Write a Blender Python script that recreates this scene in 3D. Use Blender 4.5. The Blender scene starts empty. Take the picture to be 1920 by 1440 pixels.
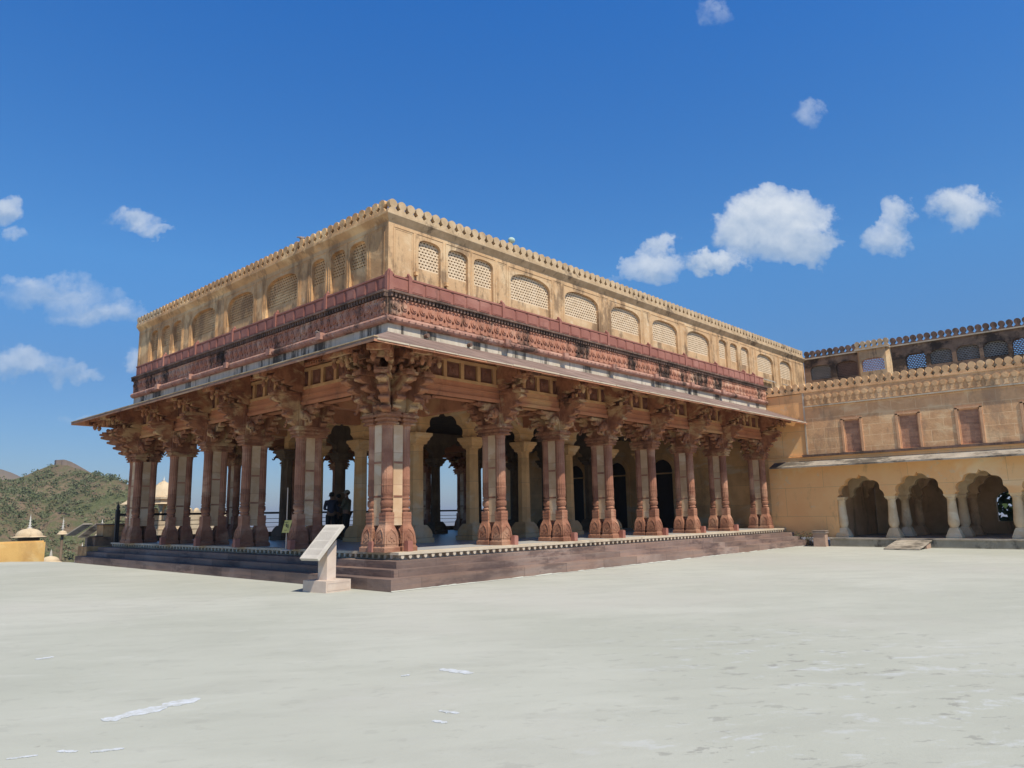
import bpy, bmesh, math, random
from mathutils import Vector, Matrix
from mathutils.geometry import tessellate_polygon
random.seed(7)
R = math.radians
S = bpy.context.scene
COL = S.collection

# ------------------------------------------------------------------ helpers
class MB:
    """collects geometry; build() links it as one mesh object"""
    def __init__(s, F=None): s.v = []; s.f = []; s.F = F; s.smooth = set()
    def add(s, vs, fs, smooth=False):
        n = len(s.v); s.v += [tuple(p) for p in vs]
        for f in fs:
            if smooth: s.smooth.add(len(s.f))
            s.f.append(tuple(i + n for i in f))
        return s
    def box(s, a, b, c, d, e, f):
        x0, x1 = sorted((a, b)); y0, y1 = sorted((c, d)); z0, z1 = sorted((e, f))
        return s.add([(x0,y0,z0),(x1,y0,z0),(x1,y1,z0),(x0,y1,z0),(x0,y0,z1),(x1,y0,z1),(x1,y1,z1),(x0,y1,z1)],
              [(0,3,2,1),(4,5,6,7),(0,1,5,4),(1,2,6,5),(2,3,7,6),(3,0,4,7)])
    def prism(s, poly, d0, d1, plane='xz'):
        """closed 2D outline extruded between d0 and d1 along the third axis"""
        n = len(poly)
        def P(p, d):
            if plane == 'xz': return (p[0], d, p[1])
            if plane == 'yz': return (d, p[0], p[1])
            return (p[0], p[1], d)
        vs = [P(p, d0) for p in poly] + [P(p, d1) for p in poly]
        fs = [tuple(range(n)), tuple(range(2*n-1, n-1, -1))] + [(i, (i+1) % n, n+(i+1) % n, n+i) for i in range(n)]
        return s.add(vs, fs)
    def loft(s, secs, cap=True, smooth=False):
        n = len(secs[0]); vs = [p for q in secs for p in q]; fs = []
        for k in range(len(secs)-1):
            for i in range(n):
                fs.append((k*n+i, k*n+(i+1) % n, (k+1)*n+(i+1) % n, (k+1)*n+i))
        s.add(vs, fs, smooth)
        if cap:
            s.add(secs[0], [tuple(range(n-1, -1, -1))]); s.add(secs[-1], [tuple(range(n))])
        return s
    def lathe(s, cx, cy, prof, n=16, smooth=True, flute=0.0, sq=None, rot=0.0):
        secs = []
        for (r, z) in prof:
            ring = []
            for i in range(n):
                a = 2*math.pi*i/n + rot
                rr = r*(1 - (flute if i % 2 else 0))
                ring.append((cx+rr*math.cos(a), cy+rr*math.sin(a), z))
            secs.append(ring)
        return s.loft(secs, True, smooth)
    def square(s, cx, cy, prof):
        return s.loft([[(cx-h, cy-h, z), (cx+h, cy-h, z), (cx+h, cy+h, z), (cx-h, cy+h, z)] for h, z in prof])
    def tube(s, pts, rad, n=8, smooth=True):
        pts = [Vector(p) for p in pts]; secs = []
        for i, p in enumerate(pts):
            t = (pts[min(i+1, len(pts)-1)] - pts[max(i-1, 0)]).normalized()
            a = Vector((0, 0, 1)) if abs(t.z) < .9 else Vector((1, 0, 0))
            u = t.cross(a).normalized(); w = t.cross(u)
            r = rad[i] if isinstance(rad, (list, tuple)) else rad
            secs.append([tuple(p + u*r*math.cos(2*math.pi*k/n) + w*r*math.sin(2*math.pi*k/n)) for k in range(n)])
        return s.loft(secs, True, smooth)
    def ball(s, c, rx, ry, rz, n=10, m=7, smooth=True):
        secs = []
        for k in range(m+1):
            t = math.pi*k/m; q = max(math.sin(t), .02)
            secs.append([(c[0]+rx*q*math.cos(2*math.pi*i/n), c[1]+ry*q*math.sin(2*math.pi*i/n), c[2]-rz*math.cos(t)) for i in range(n)])
        return s.loft(secs, True, smooth)
    def holed(s, loops, d0, d1, back=True):
        """flat wall in the xz plane at y=d0 with holes, reveals back to d1"""
        allp = [p for l in loops for p in l]
        tri = tessellate_polygon([[Vector((p[0], p[1], 0)) for p in l] for l in loops])
        s.add([(p[0], d0, p[1]) for p in allp], [tuple(t) for t in tri])
        if back: s.add([(p[0], d1, p[1]) for p in allp], [tuple(reversed(t)) for t in tri])
        for l in loops:
            n = len(l)
            s.add([(p[0], d0, p[1]) for p in l]+[(p[0], d1, p[1]) for p in l],
                  [(i, (i+1) % n, n+(i+1) % n, n+i) for i in range(n)])
        return s
    def data(s, name, m, recalc=True):
        F = s.F
        vs = [F(p) for p in s.v] if F else s.v
        me = bpy.data.meshes.new(name); me.from_pydata(vs, [], s.f)
        for i in s.smooth: me.polygons[i].use_smooth = True
        if recalc:
            b = bmesh.new(); b.from_mesh(me)
            bmesh.ops.recalc_face_normals(b, faces=b.faces); b.to_mesh(me); b.free()
        if m: me.materials.append(m)
        me.update(); return me
    def build(s, name, m, parent=None, recalc=True):
        o = bpy.data.objects.new(name, s.data(name, m, recalc)); COL.objects.link(o)
        if parent: o.parent = parent
        return o

def tag(o, label=None, cat=None, group=None, kind=None):
    if label: o['label'] = label
    if cat: o['category'] = cat
    if group: o['group'] = group
    if kind: o['kind'] = kind
    return o
def empty(name, loc=(0,0,0), rz=0, label=None, cat=None, group=None):
    o = bpy.data.objects.new(name, None); COL.objects.link(o)
    o.location = loc; o.rotation_euler.z = rz; o.empty_display_size = .2
    return tag(o, label, cat, group)
def inst(name, me, parent=None, loc=(0,0,0), rz=0):
    o = bpy.data.objects.new(name, me); COL.objects.link(o); o.location = loc; o.rotation_euler.z = rz
    if parent: o.parent = parent
    return o
FW = lambda p: (p[1], p[0], p[2])        # west facade: (u, d, z) -> (d, u, z)

# ------------------------------------------------------------------ materials
def N(t, ty, **k):
    n = t.nodes.new(ty)
    for a, b in k.items(): setattr(n, a, b)
    return n
def noise(t, vec, scale, detail=5, rough=.6, dist=0):
    n = N(t, 'ShaderNodeTexNoise'); n.inputs['Scale'].default_value = scale
    n.inputs['Detail'].default_value = detail; n.inputs['Roughness'].default_value = rough
    n.inputs['Distortion'].default_value = dist
    t.links.new(vec, n.inputs['Vector']); return n.outputs['Fac']
def ramp(t, fac, lo, hi, a=0., b=1.):
    n = N(t, 'ShaderNodeMapRange'); n.interpolation_type = 'SMOOTHSTEP'
    n.inputs['From Min'].default_value = lo; n.inputs['From Max'].default_value = hi
    n.inputs['To Min'].default_value = a; n.inputs['To Max'].default_value = b
    t.links.new(fac, n.inputs['Value']); return n.outputs['Result']
def mix(t, fac, a, b, mode='MIX'):
    n = N(t, 'ShaderNodeMix', data_type='RGBA', blend_type=mode)
    if isinstance(fac, (int, float)): n.inputs[0].default_value = fac
    else: t.links.new(fac, n.inputs[0])
    for i, c in ((6, a), (7, b)):
        if isinstance(c, (tuple, list)): n.inputs[i].default_value = (*c[:3], 1)
        else: t.links.new(c, n.inputs[i])
    return n.outputs[2]
def mth(t, op, a, b=None, c=None, clamp=False):
    n = N(t, 'ShaderNodeMath', operation=op, use_clamp=clamp)
    for i, v in enumerate((a, b, c)):
        if v is None: continue
        if isinstance(v, (int, float)): n.inputs[i].default_value = v
        else: t.links.new(v, n.inputs[i])
    return n.outputs[0]
def scaled(t, vec, s):
    n = N(t, 'ShaderNodeVectorMath', operation='MULTIPLY'); t.links.new(vec, n.inputs[0]); n.inputs[1].default_value = s
    return n.outputs[0]

def stone(name, c1, c2, scale=1.2, c3=None, grime=0., gcol=(.035,.028,.022), gscale=(1.3,1.3,.45), gthr=.56,
          blocks=None, mortar=None, block_var=.25, bump=.35, bscale=14, rough=.85, streak=None, pale=0., palecol=(.6,.5,.38)):
    m = bpy.data.materials.new(name); m.use_nodes = True; t = m.node_tree
    bs = t.nodes['Principled BSDF']; bs.inputs['Roughness'].default_value = rough
    bs.inputs['Specular IOR Level'].default_value = .25
    pos = N(t, 'ShaderNodeNewGeometry').outputs['Position']
    f = ramp(t, noise(t, pos, scale, 6, .62), .32, .68)
    col = mix(t, f, c1, c2)
    if c3: col = mix(t, ramp(t, noise(t, scaled(t, pos, (1, 1, 1.7)), scale*.45, 4, .6, .6), .5, .66), col, c3)
    if streak:
        col = mix(t, ramp(t, noise(t, scaled(t, pos, streak[0]), 1, 5, .6), .42, .66, 0, streak[2]), col, streak[1])
    bfac = None
    if blocks:
        sx = N(t, 'ShaderNodeSeparateXYZ'); t.links.new(pos, sx.inputs[0])
        cb = N(t, 'ShaderNodeCombineXYZ'); t.links.new(mth(t, 'ADD', sx.outputs[0], sx.outputs[1]), cb.inputs[0])
        t.links.new(sx.outputs[2], cb.inputs[1])
        b = N(t, 'ShaderNodeTexBrick'); b.inputs['Scale'].default_value = 1
        b.inputs['Brick Width'].default_value = blocks[0]; b.inputs['Row Height'].default_value = blocks[1]
        b.inputs['Mortar Size'].default_value = blocks[2]; b.inputs['Bias'].default_value = 0
        b.inputs['Color1'].default_value = (1-block_var,)*3+(1,); b.inputs['Color2'].default_value = (1,1,1,1)
        b.inputs['Mortar'].default_value = (1,1,1,1)
        t.links.new(cb.outputs[0], b.inputs['Vector'])
        col = mix(t, 1., col, b.outputs['Color'], 'MULTIPLY')
        bfac = b.outputs['Fac']
        if mortar: col = mix(t, mth(t, 'MULTIPLY', bfac, .75), col, mortar)
    if pale:
        col = mix(t, ramp(t, noise(t, pos, 2.3, 7, .7), .58, .7, 0, pale), col, palecol)
    if grime:
        g = mth(t, 'ADD', noise(t, scaled(t, pos, gscale), 1, 7, .68), mth(t, 'MULTIPLY', noise(t, pos, 9, 4), .12))
        col = mix(t, ramp(t, g, gthr, gthr+.13, 0, grime), col, gcol)
    t.links.new(col, bs.inputs['Base Color'])
    h = mth(t, 'ADD', noise(t, pos, bscale, 6, .65), mth(t, 'MULTIPLY', noise(t, pos, bscale*4, 3), .35))
    if bfac is not None: h = mth(t, 'SUBTRACT', h, mth(t, 'MULTIPLY', bfac, .5))
    bp = N(t, 'ShaderNodeBump'); bp.inputs['Strength'].default_value = bump; bp.inputs['Distance'].default_value = .03
    t.links.new(h, bp.inputs['Height']); t.links.new(bp.outputs[0], bs.inputs['Normal'])
    return m

def plain(name, c, rough=.7, metal=0):
    m = bpy.data.materials.new(name); m.use_nodes = True; t = m.node_tree; b = t.nodes['Principled BSDF']
    pos = N(t, 'ShaderNodeNewGeometry').outputs['Position']
    t.links.new(mix(t, ramp(t, noise(t, pos, 6, 5), .3, .7), tuple(x*.8 for x in c), tuple(min(1, x*1.15) for x in c)), b.inputs['Base Color'])
    b.inputs['Roughness'].default_value = rough; b.inputs['Metallic'].default_value = metal
    return m

M = {}
M['red'] = stone('red_sandstone', (.47,.225,.135), (.30,.13,.08), 1.6, c3=(.54,.30,.19), grime=.35, gthr=.64, bump=.5, bscale=20, block_var=.32, blocks=(50,.62,.004))
M['bracket'] = stone('carved_sandstone', (.50,.225,.115), (.26,.105,.06), 3.2, c3=(.64,.42,.22), grime=.75, gscale=(1.1,1.1,.9), gthr=.6, bump=1.0, bscale=26)
M['beam'] = stone('painted_beam', (.54,.225,.115), (.42,.165,.085), 1.2, c3=(.60,.34,.16), grime=.4, gthr=.62, bump=.4, streak=((.5,.5,5), (.5,.22,.12), .5))
M['ochreframe'] = stone('ochre_frame_stone', (.60,.36,.17), (.46,.25,.12), 2, grime=.3, gthr=.62, bump=.3)
M['panel'] = stone('dark_red_panel', (.26,.115,.075), (.17,.075,.05), 4, bump=.8, bscale=30)
M['pink'] = stone('pink_painted_stone', (.36,.155,.115), (.30,.12,.09), 1.4, c3=(.40,.185,.14), grime=.45, gthr=.66, bump=.2, rough=.8)
M['jali'] = stone('carved_red_band', (.52,.25,.16), (.39,.175,.11), 2.2, c3=(.61,.37,.25), grime=.95, gscale=(.85,.85,.2), gthr=.56, bump=.25, bscale=22)
M['rope'] = stone('rope_moulding_stone', (.50,.29,.21), (.38,.19,.14), 3, grime=.85, gscale=(.8,.8,.5), gthr=.55, bump=.5, pale=.8, palecol=(.62,.5,.42))
M['white'] = stone('stained_whitewash', (.66,.58,.46), (.56,.48,.36), 1.5, grime=.9, gscale=(1.6,1.6,.12), gthr=.55, bump=.25, streak=((7,7,.6), (.45,.38,.28), .5))
M['ochre'] = stone('ochre_plaster', (.65,.43,.235), (.52,.325,.17), 1.0, c3=(.68,.50,.30), grime=.7, gscale=(1.9,1.9,.7), gthr=.56, gcol=(.16,.10,.06), bump=.35, bscale=10, pale=.5, palecol=(.74,.6,.42))
M['ochre_w'] = stone('weathered_plaster', (.70,.42,.20), (.50,.285,.13), 1.2, c3=(.82,.55,.28), grime=.62, gscale=(2.2,2.2,1.0), gthr=.54, gcol=(.27,.155,.08), bump=.5, bscale=10, pale=.6, palecol=(.6,.46,.3))
M['merlon'] = stone('parapet_plaster', (.60,.44,.27), (.44,.31,.18), 3, grime=.7, gscale=(2,2,1.5), gthr=.6, gcol=(.08,.055,.04), bump=.3)
M['cream'] = stone('cream_stone', (.68,.48,.30), (.58,.37,.21), 1.8, c3=(.72,.56,.39), grime=.2, gthr=.66, blocks=(60,.78,.006), block_var=.16, mortar=(.34,.16,.11), bump=.15)
M['inner'] = stone('marble_column_stone', (.76,.44,.20), (.60,.34,.15), 1.4, c3=(.68,.48,.29), grime=.25, gthr=.64, blocks=(60,.9,.006), block_var=.14, mortar=(.3,.2,.12), bump=.2)
M['inner_shade'] = stone('shaded_column_stone', (.20,.135,.085), (.13,.085,.055), 1.4, grime=.5, gthr=.55, bump=.3)  # darker copy of the inner stone, deep hall shade put into its colour
M['dim'] = stone('hall_ceiling_plaster', (.11,.07,.045), (.07,.045,.03), 1.2, grime=.5, gthr=.55, bump=.3)  # plaster darkened to near-black so the colour carries the interior shade
M['slate'] = stone('eave_slate', (.25,.165,.13), (.18,.12,.095), 1.6, c3=(.31,.21,.17), grime=.3, gthr=.62, bump=.35, streak=((.35,6,6), (.34,.26,.22), .5))
M['eaveunder'] = stone('eave_underside', (.58,.26,.14), (.40,.17,.095), 1.1, c3=(.62,.36,.2), grime=.65, gscale=(.9,.9,.9), gthr=.6, bump=.3)
M['step'] = stone('step_sandstone', (.32,.225,.185), (.225,.155,.13), .8, c3=(.40,.30,.25), grime=.65, gscale=(.6,.6,2.4), gthr=.57, gcol=(.09,.06,.055), bump=.5, bscale=9, streak=((.5,.5,11), (.42,.26,.19), .6), blocks=(1.7,50,.010), block_var=.38, mortar=(.10,.07,.055))
M['coping'] = stone('cream_coping', (.62,.53,.40), (.52,.42,.30), 1.5, grime=.35, gthr=.6, bump=.25)
M['floor'] = stone('hall_floor_marble', (.50,.49,.46), (.41,.40,.385), .7, grime=.15, gthr=.6, bump=.1, rough=.35)
M['wing'] = stone('wing_rubble_plaster', (.86,.51,.26), (.72,.40,.20), 2.6, c3=(.90,.60,.33), grime=.5, gthr=.57, gcol=(.36,.22,.14), blocks=(.93,.46,.010), mortar=(.92,.66,.38), block_var=.16, bump=.5, bscale=12)
M['wingpl'] = stone('orange_plaster', (.97,.57,.25), (.93,.50,.21), .7, c3=(.97,.69,.39), grime=.35, gthr=.63, gcol=(.28,.19,.11), blocks=(3.4,1.25,.006), mortar=(.40,.26,.14), block_var=.05, bump=.15, pale=.5, palecol=(.70,.60,.42))
M['wingcol'] = stone('gallery_column_plaster', (.76,.58,.36), (.66,.47,.27), 1.8, c3=(.80,.66,.46), grime=.25, gthr=.62, bump=.2)
M['frieze'] = stone('wing_frieze_plaster', (.76,.48,.25), (.60,.36,.18), 2.4, c3=(.8,.54,.3), grime=.5, gthr=.6, gcol=(.12,.08,.05), bump=.5)
M['wingred'] = stone('blind_panel_red', (.58,.32,.20), (.44,.23,.145), 3, grime=.4, gthr=.58, bump=.8, bscale=16, blocks=(.5,.12,.01), block_var=.3)
M['wingtrim'] = stone('panel_trim_red', (.72,.42,.23), (.60,.33,.18), 3, bump=.3)
M['darkwall'] = stone('blackened_masonry', (.30,.19,.12), (.17,.11,.075), 1.4, c3=(.38,.25,.155), grime=.85, gthr=.52, gcol=(.03,.024,.02), gscale=(.8,.8,1.0), bump=.6)
M['darkmerlon'] = stone('blackened_merlon', (.24,.15,.11), (.13,.085,.065), 4, grime=.6, gthr=.55, bump=.6)
M['canopy'] = stone('canopy_slab', (.46,.40,.32), (.34,.29,.23), 1.4, grime=.75, gscale=(.5,.5,1.5), gthr=.54, bump=.4)
M['plinth'] = stone('stained_plinth', (.40,.36,.28), (.28,.25,.19), 1.4, grime=.8, gscale=(.9,.9,.6), gthr=.54, bump=.5, pale=.4)
M['lat_gray'] = stone('grey_lattice', (.36,.34,.30), (.25,.23,.2), 5, bump=.3)
M['lat_pink'] = stone('pink_lattice', (.62,.40,.36), (.5,.3,.27), 5, bump=.2)
M['lat_dark'] = stone('dark_lattice', (.2,.12,.1), (.14,.09,.08), 5, bump=.2)
M['lat_cream'] = stone('cream_lattice', (.74,.58,.40), (.64,.48,.31), 4, bump=.2)
M['sign'] = stone('info_stone', (.62,.50,.40), (.55,.43,.34), 2.5, c3=(.66,.55,.45), bump=.15)
M['signtop'] = stone('info_slab_stone', (.60,.55,.47), (.52,.47,.40), 3, bump=.1)
M['engrave'] = plain('engraved_letters', (.30,.26,.22))
M['black'] = plain('dark_iron', (.02,.018,.018), .6)
M['yellow'] = plain('yellow_notice', (.62,.52,.16))
M['ink'] = plain('notice_print', (.06,.05,.03))
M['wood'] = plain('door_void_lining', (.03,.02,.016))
M['box'] = stone('box_sandstone', (.42,.29,.22), (.35,.23,.17), 3, bump=.2)
M['boxlid'] = stone('box_lid_stone', (.30,.24,.20), (.22,.17,.14), 3, bump=.3)
M['yellowwall'] = stone('yellow_limewash', (.74,.47,.17), (.66,.40,.14), 1.4, c3=(.78,.55,.25), grime=.25, gthr=.62, gcol=(.4,.22,.1), bump=.3)
M['dome'] = stone('dome_plaster', (.66,.52,.34), (.56,.42,.26), 1.2, grime=.4, gthr=.6, bump=.3)
M['finial'] = plain('white_finial', (.66,.62,.54))
M['bark'] = plain('bark', (.14,.10,.07), .9)

def leafmat(name, a, b):
    m = bpy.data.materials.new(name); m.use_nodes = True; t = m.node_tree; bs = t.nodes['Principled BSDF']
    pos = N(t, 'ShaderNodeNewGeometry').outputs['Position']
    t.links.new(mix(t, ramp(t, noise(t, pos, .35, 4), .35, .65), a, b), bs.inputs['Base Color'])
    bs.inputs['Roughness'].default_value = .8; bs.inputs['Specular IOR Level'].default_value = .15
    return m
M['shrub'] = leafmat('dry_scrub_leaves', (.10,.12,.055), (.165,.175,.09))
M['leaf'] = leafmat('green_leaves', (.03,.06,.022), (.06,.10,.04))

# terrace plaster
def terrace_mat():
    m = bpy.data.materials.new('terrace_plaster'); m.use_nodes = True; t = m.node_tree; bs = t.nodes['Principled BSDF']
    bs.inputs['Roughness'].default_value = .8; bs.inputs['Specular IOR Level'].default_value = .2
    pos = N(t, 'ShaderNodeNewGeometry').outputs['Position']
    col = mix(t, ramp(t, noise(t, pos, .16, 5, .55), .35, .65), (.425,.43,.365), (.495,.495,.43))
    # trowel streaks running across the yard
    rot = N(t, 'ShaderNodeMapping'); rot.inputs['Rotation'].default_value = (0, 0, R(38)); t.links.new(pos, rot.inputs['Vector'])
    rp = rot.outputs[0]
    col = mix(t, ramp(t, noise(t, scaled(t, rp, (.6, 1.7, 1)), 1, 6, .62, .4), .40, .70, 0, .5), col, (.385,.385,.33))
    col = mix(t, ramp(t, noise(t, scaled(t, rp, (.5, 1.3, 1)), 1.7, 6, .7), .54, .74, 0, .5), col, (.53,.53,.475))
    # zones where the skim has worn: pale limewash and grey chips
    zone = ramp(t, noise(t, pos, .22, 3, .5), .5, .7, 0, .35)
    for (zx, zy, zr) in ((-3.2, -11.2, 2.6), (-1.5, -9.6, 3.2), (-5.2, -10.2, 1.8)):      # worn areas of the skim coat
        dv = N(t, 'ShaderNodeVectorMath', operation='DISTANCE'); t.links.new(pos, dv.inputs[0]); dv.inputs[1].default_value = (zx, zy, 0)
        zone = mth(t, 'MAXIMUM', zone, ramp(t, mth(t, 'ADD', dv.outputs['Value'], mth(t, 'MULTIPLY', noise(t, pos, .6, 4), 2.)), zr+1.3, zr*.1))
    patch = ramp(t, noise(t, scaled(t, rp, (.9, 1.6, 1)), 1.9, 9, .74, .3), .545, .61)
    col = mix(t, mth(t, 'MULTIPLY', mth(t, 'MULTIPLY', zone, patch), .55), col, (.58,.60,.63))
    sp = ramp(t, noise(t, scaled(t, rp, (1.2, 2.2, 1)), 2.6, 8, .70, .3), .575, .615)
    col = mix(t, mth(t, 'MULTIPLY', mth(t, 'MULTIPLY', sp, mth(t, 'ADD', zone, .25, clamp=True)), .8), col, (.29,.285,.25))
    sp2 = ramp(t, noise(t, pos, 5, 4, .6), .70, .725, 0, .6)
    col = mix(t, sp2, col, (.30,.28,.24))
    dust = ramp(t, noise(t, pos, .11, 4, .6), .5, .68, 0, .5)
    col = mix(t, dust, col, (.49,.47,.42))
    t.links.new(col, bs.inputs['Base Color'])
    h = mth(t, 'ADD', noise(t, pos, 2.5, 7, .7), mth(t, 'MULTIPLY', noise(t, pos, 40, 3), .12))
    bp = N(t, 'ShaderNodeBump'); bp.inputs['Strength'].default_value = .35; bp.inputs['Distance'].default_value = .02
    t.links.new(h, bp.inputs['Height']); t.links.new(bp.outputs[0], bs.inputs['Normal'])
    return m
M['terrace'] = terrace_mat()
M['smear'] = stone('whitewash_smear', (.66,.69,.74), (.46,.47,.44), 9, bump=.3)
for n_ in M['smear'].node_tree.nodes:
    if n_.type == 'TEX_NOISE': n_.inputs['Roughness'].default_value = .8

def hill_mat():
    m = bpy.data.materials.new('hill_scrub'); m.use_nodes = True; t = m.node_tree; bs = t.nodes['Principled BSDF']
    bs.inputs['Roughness'].default_value = 1; bs.inputs['Specular IOR Level'].default_value = .05
    pos = N(t, 'ShaderNodeNewGeometry').outputs['Position']
    col = mix(t, ramp(t, noise(t, pos, .05, 6, .65), .35, .65), (.20,.145,.09), (.27,.195,.125))
    col = mix(t, ramp(t, noise(t, pos, .3, 7, .75), .46, .58, 0, .8), col, (.155,.165,.075))
    col = mix(t, ramp(t, noise(t, pos, .035, 6, .7), .46, .58, 0, .85), col, (.125,.145,.065))
    col = mix(t, ramp(t, noise(t, pos, .9, 4, .7), .60, .68, 0, .6), col, (.34,.27,.2))
    t.links.new(col, bs.inputs['Base Color'])
    bp = N(t, 'ShaderNodeBump'); bp.inputs['Strength'].default_value = .8; bp.inputs['Distance'].default_value = 2.5
    t.links.new(noise(t, pos, .5, 6, .7), bp.inputs['Height']); t.links.new(bp.outputs[0], bs.inputs['Normal'])
    return m
M['hill'] = hill_mat()
M['ridgewall'] = stone('ridge_wall_stone', (.26,.20,.16), (.19,.145,.115), .3, bump=.4)
M['tan'] = stone('tan_masonry', (.30,.215,.14), (.22,.155,.10), 1.2, bump=.4)
M['farhill'] = stone('bare_hill', (.24,.17,.13), (.17,.14,.10), .02, bump=.0)

# ------------------------------------------------------------------ camera
CX, CY, CZ = -10.0746, -12.8901, 1.6
YAW, PITCH, ROLL, FPX = 0.825673, 0.173720, -0.017604, 1383.889
fw = Vector((math.cos(PITCH)*math.sin(YAW), math.cos(PITCH)*math.cos(YAW), math.sin(PITCH)))
rt = Vector((math.cos(YAW), -math.sin(YAW), 0)); up = rt.cross(fw)
rt2 = rt*math.cos(ROLL)+up*math.sin(ROLL); up2 = -rt*math.sin(ROLL)+up*math.cos(ROLL)
cam = bpy.data.cameras.new('camera'); co = bpy.data.objects.new('camera', cam); COL.objects.link(co)
cam.sensor_width = 36; cam.lens = FPX/1920*36; cam.clip_end = 20000; cam.clip_start = .1
mw = Matrix.Identity(4)
for i in range(3): mw[i][0] = rt2[i]; mw[i][1] = up2[i]; mw[i][2] = -fw[i]
mw[0][3], mw[1][3], mw[2][3] = CX, CY, CZ
co.matrix_world = mw; S.camera = co
def ray(u, w): return fw+rt2*((u-960)/FPX)-up2*((w-720)/FPX)

# ------------------------------------------------------------------ light
SUN = Vector((-.15, -.69, 1)).normalized()
sl = bpy.data.lights.new('sun', 'SUN'); sl.energy = 5.0; sl.angle = R(.5); sl.color = (1, .93, .80)
so = bpy.data.objects.new('sun', sl); COL.objects.link(so); so.rotation_euler = SUN.to_track_quat('Z', 'Y').to_euler(); so.location = (-10, -40, 60)
w = bpy.data.worlds.new('World'); S.world = w; w.use_nodes = True; t = w.node_tree
bg = t.nodes['Background']
sky = N(t, 'ShaderNodeTexSky', sky_type='NISHITA'); sky.sun_disc = False
sky.sun_elevation = math.asin(SUN.z); sky.sun_rotation = math.atan2(SUN.x, SUN.y)
sky.altitude = 300; sky.air_density = 1.0; sky.dust_density = .35; sky.ozone_density = 2.5
tc = N(t, 'ShaderNodeTexCoord').outputs['Generated']
# cloud field drawn over fixed compass directions (azimuth frame of the valley)
HF = Vector((math.sin(YAW), math.cos(YAW), 0)); HR = rt
def dot(v):
    n = N(t, 'ShaderNodeVectorMath', operation='DOT_PRODUCT'); t.links.new(tc, n.inputs[0]); n.inputs[1].default_value = v
    return n.outputs['Value']
df = mth(t, 'MAXIMUM', dot(HF), .05)
U = mth(t, 'DIVIDE', dot(HR), df); V = mth(t, 'DIVIDE', dot((0,0,1)), df)
cuv = N(t, 'ShaderNodeCombineXYZ'); t.links.new(U, cuv.inputs[0]); t.links.new(V, cuv.inputs[1])
nz = noise(t, cuv.outputs[0], 9, 9, .62, .25)
nz2 = noise(t, cuv.outputs[0], 22, 6, .6, .2)
wn = N(t, 'ShaderNodeTexNoise'); wn.inputs['Scale'].default_value = 17; wn.inputs['Detail'].default_value = 8; wn.inputs['Roughness'].default_value = .62
t.links.new(cuv.outputs[0], wn.inputs['Vector'])
wsep = N(t, 'ShaderNodeSeparateXYZ'); t.links.new(wn.outputs['Color'], wsep.inputs[0])
U = mth(t, 'ADD', U, mth(t, 'MULTIPLY', mth(t, 'SUBTRACT', wsep.outputs[0], .5), .105))
V = mth(t, 'ADD', V, mth(t, 'MULTIPLY', mth(t, 'SUBTRACT', wsep.outputs[1], .5), .085))
sq = sv = None
clouds = [(1458,420,94,60,1.15),(1508,462,58,38,1.05),(1345,492,54,20,.9),(1392,435,52,42,1.0),
 (1222,503,60,27,.8),(1238,466,24,16,.7),(1652,440,46,30,.75),(1688,404,28,30,.7),(1800,388,56,36,.85),(1848,395,34,16,.45),
 (1526,214,24,18,.42),(1338,28,32,26,.36),(255,416,46,18,.62),(290,434,34,12,.5),(110,550,112,26,.50),(185,584,92,28,.56),(60,535,50,16,.5),
 (6,392,34,28,.8),(22,440,34,12,.5),(50,682,95,26,.56),(120,698,75,16,.48),(255,684,26,24,.6),(140,788,40,16,.35),(1130,520,50,10,.3)]
acc = None
for (px, py, rx, ry, amp) in clouds:
    d = ray(px, py); f_ = d.dot(HF); a = d.dot(HR)/f_; b = d.z/f_
    k = (1/f_)/FPX
    uu = mth(t, 'DIVIDE', mth(t, 'SUBTRACT', U, a), rx*k*1.28); vv = mth(t, 'DIVIDE', mth(t, 'SUBTRACT', V, b), ry*k*1.35)
    # flat-bottomed: below centre the cloud falls off faster
    q = mth(t, 'SUBTRACT', 1, mth(t, 'ADD', mth(t, 'MULTIPLY', uu, uu), mth(t, 'MULTIPLY', vv, vv)), clamp=True)
    q = mth(t, 'MULTIPLY', mth(t, 'POWER', q, .6), amp)
    acc = q if acc is None else mth(t, 'MAXIMUM', acc, q)
    sq = q if sq is None else mth(t, 'ADD', sq, q)
    qv = mth(t, 'MULTIPLY', q, vv); sv = qv if sv is None else mth(t, 'ADD', sv, qv)
dens = mth(t, 'ADD', mth(t, 'MULTIPLY', acc, 1.25), mth(t, 'MULTIPLY', mth(t, 'SUBTRACT', nz, .5), 1.1))
dens = mth(t, 'ADD', dens, mth(t, 'MULTIPLY', mth(t, 'SUBTRACT', nz2, .5), .5))
dens = mth(t, 'MULTIPLY', dens, ramp(t, acc, .0, .3))
cf = mth(t, 'MULTIPLY', ramp(t, dens, .12, .75), ramp(t, acc, .3, 1.0, .45, .97))
off = N(t, 'ShaderNodeVectorMath', operation='ADD'); t.links.new(cuv.outputs[0], off.inputs[0]); off.inputs[1].default_value = (-.004, .014, 0)
rel = mth(t, 'SUBTRACT', noise(t, cuv.outputs[0], 13, 6, .6, .2), noise(t, off.outputs[0], 13, 6, .6, .2))
vm = mth(t, 'DIVIDE', sv, mth(t, 'MAXIMUM', sq, .05))
rel = mth(t, 'ADD', mth(t, 'MULTIPLY', rel, 1.8), mth(t, 'ADD', ramp(t, vm, -.75, .55, .0, .85), mth(t, 'MULTIPLY', mth(t, 'SUBTRACT', nz2, .5), .4)), clamp=True)
ccol = mix(t, rel, (3.6, 4.8, 6.6), (7.2, 7.8, 8.6))
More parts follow.
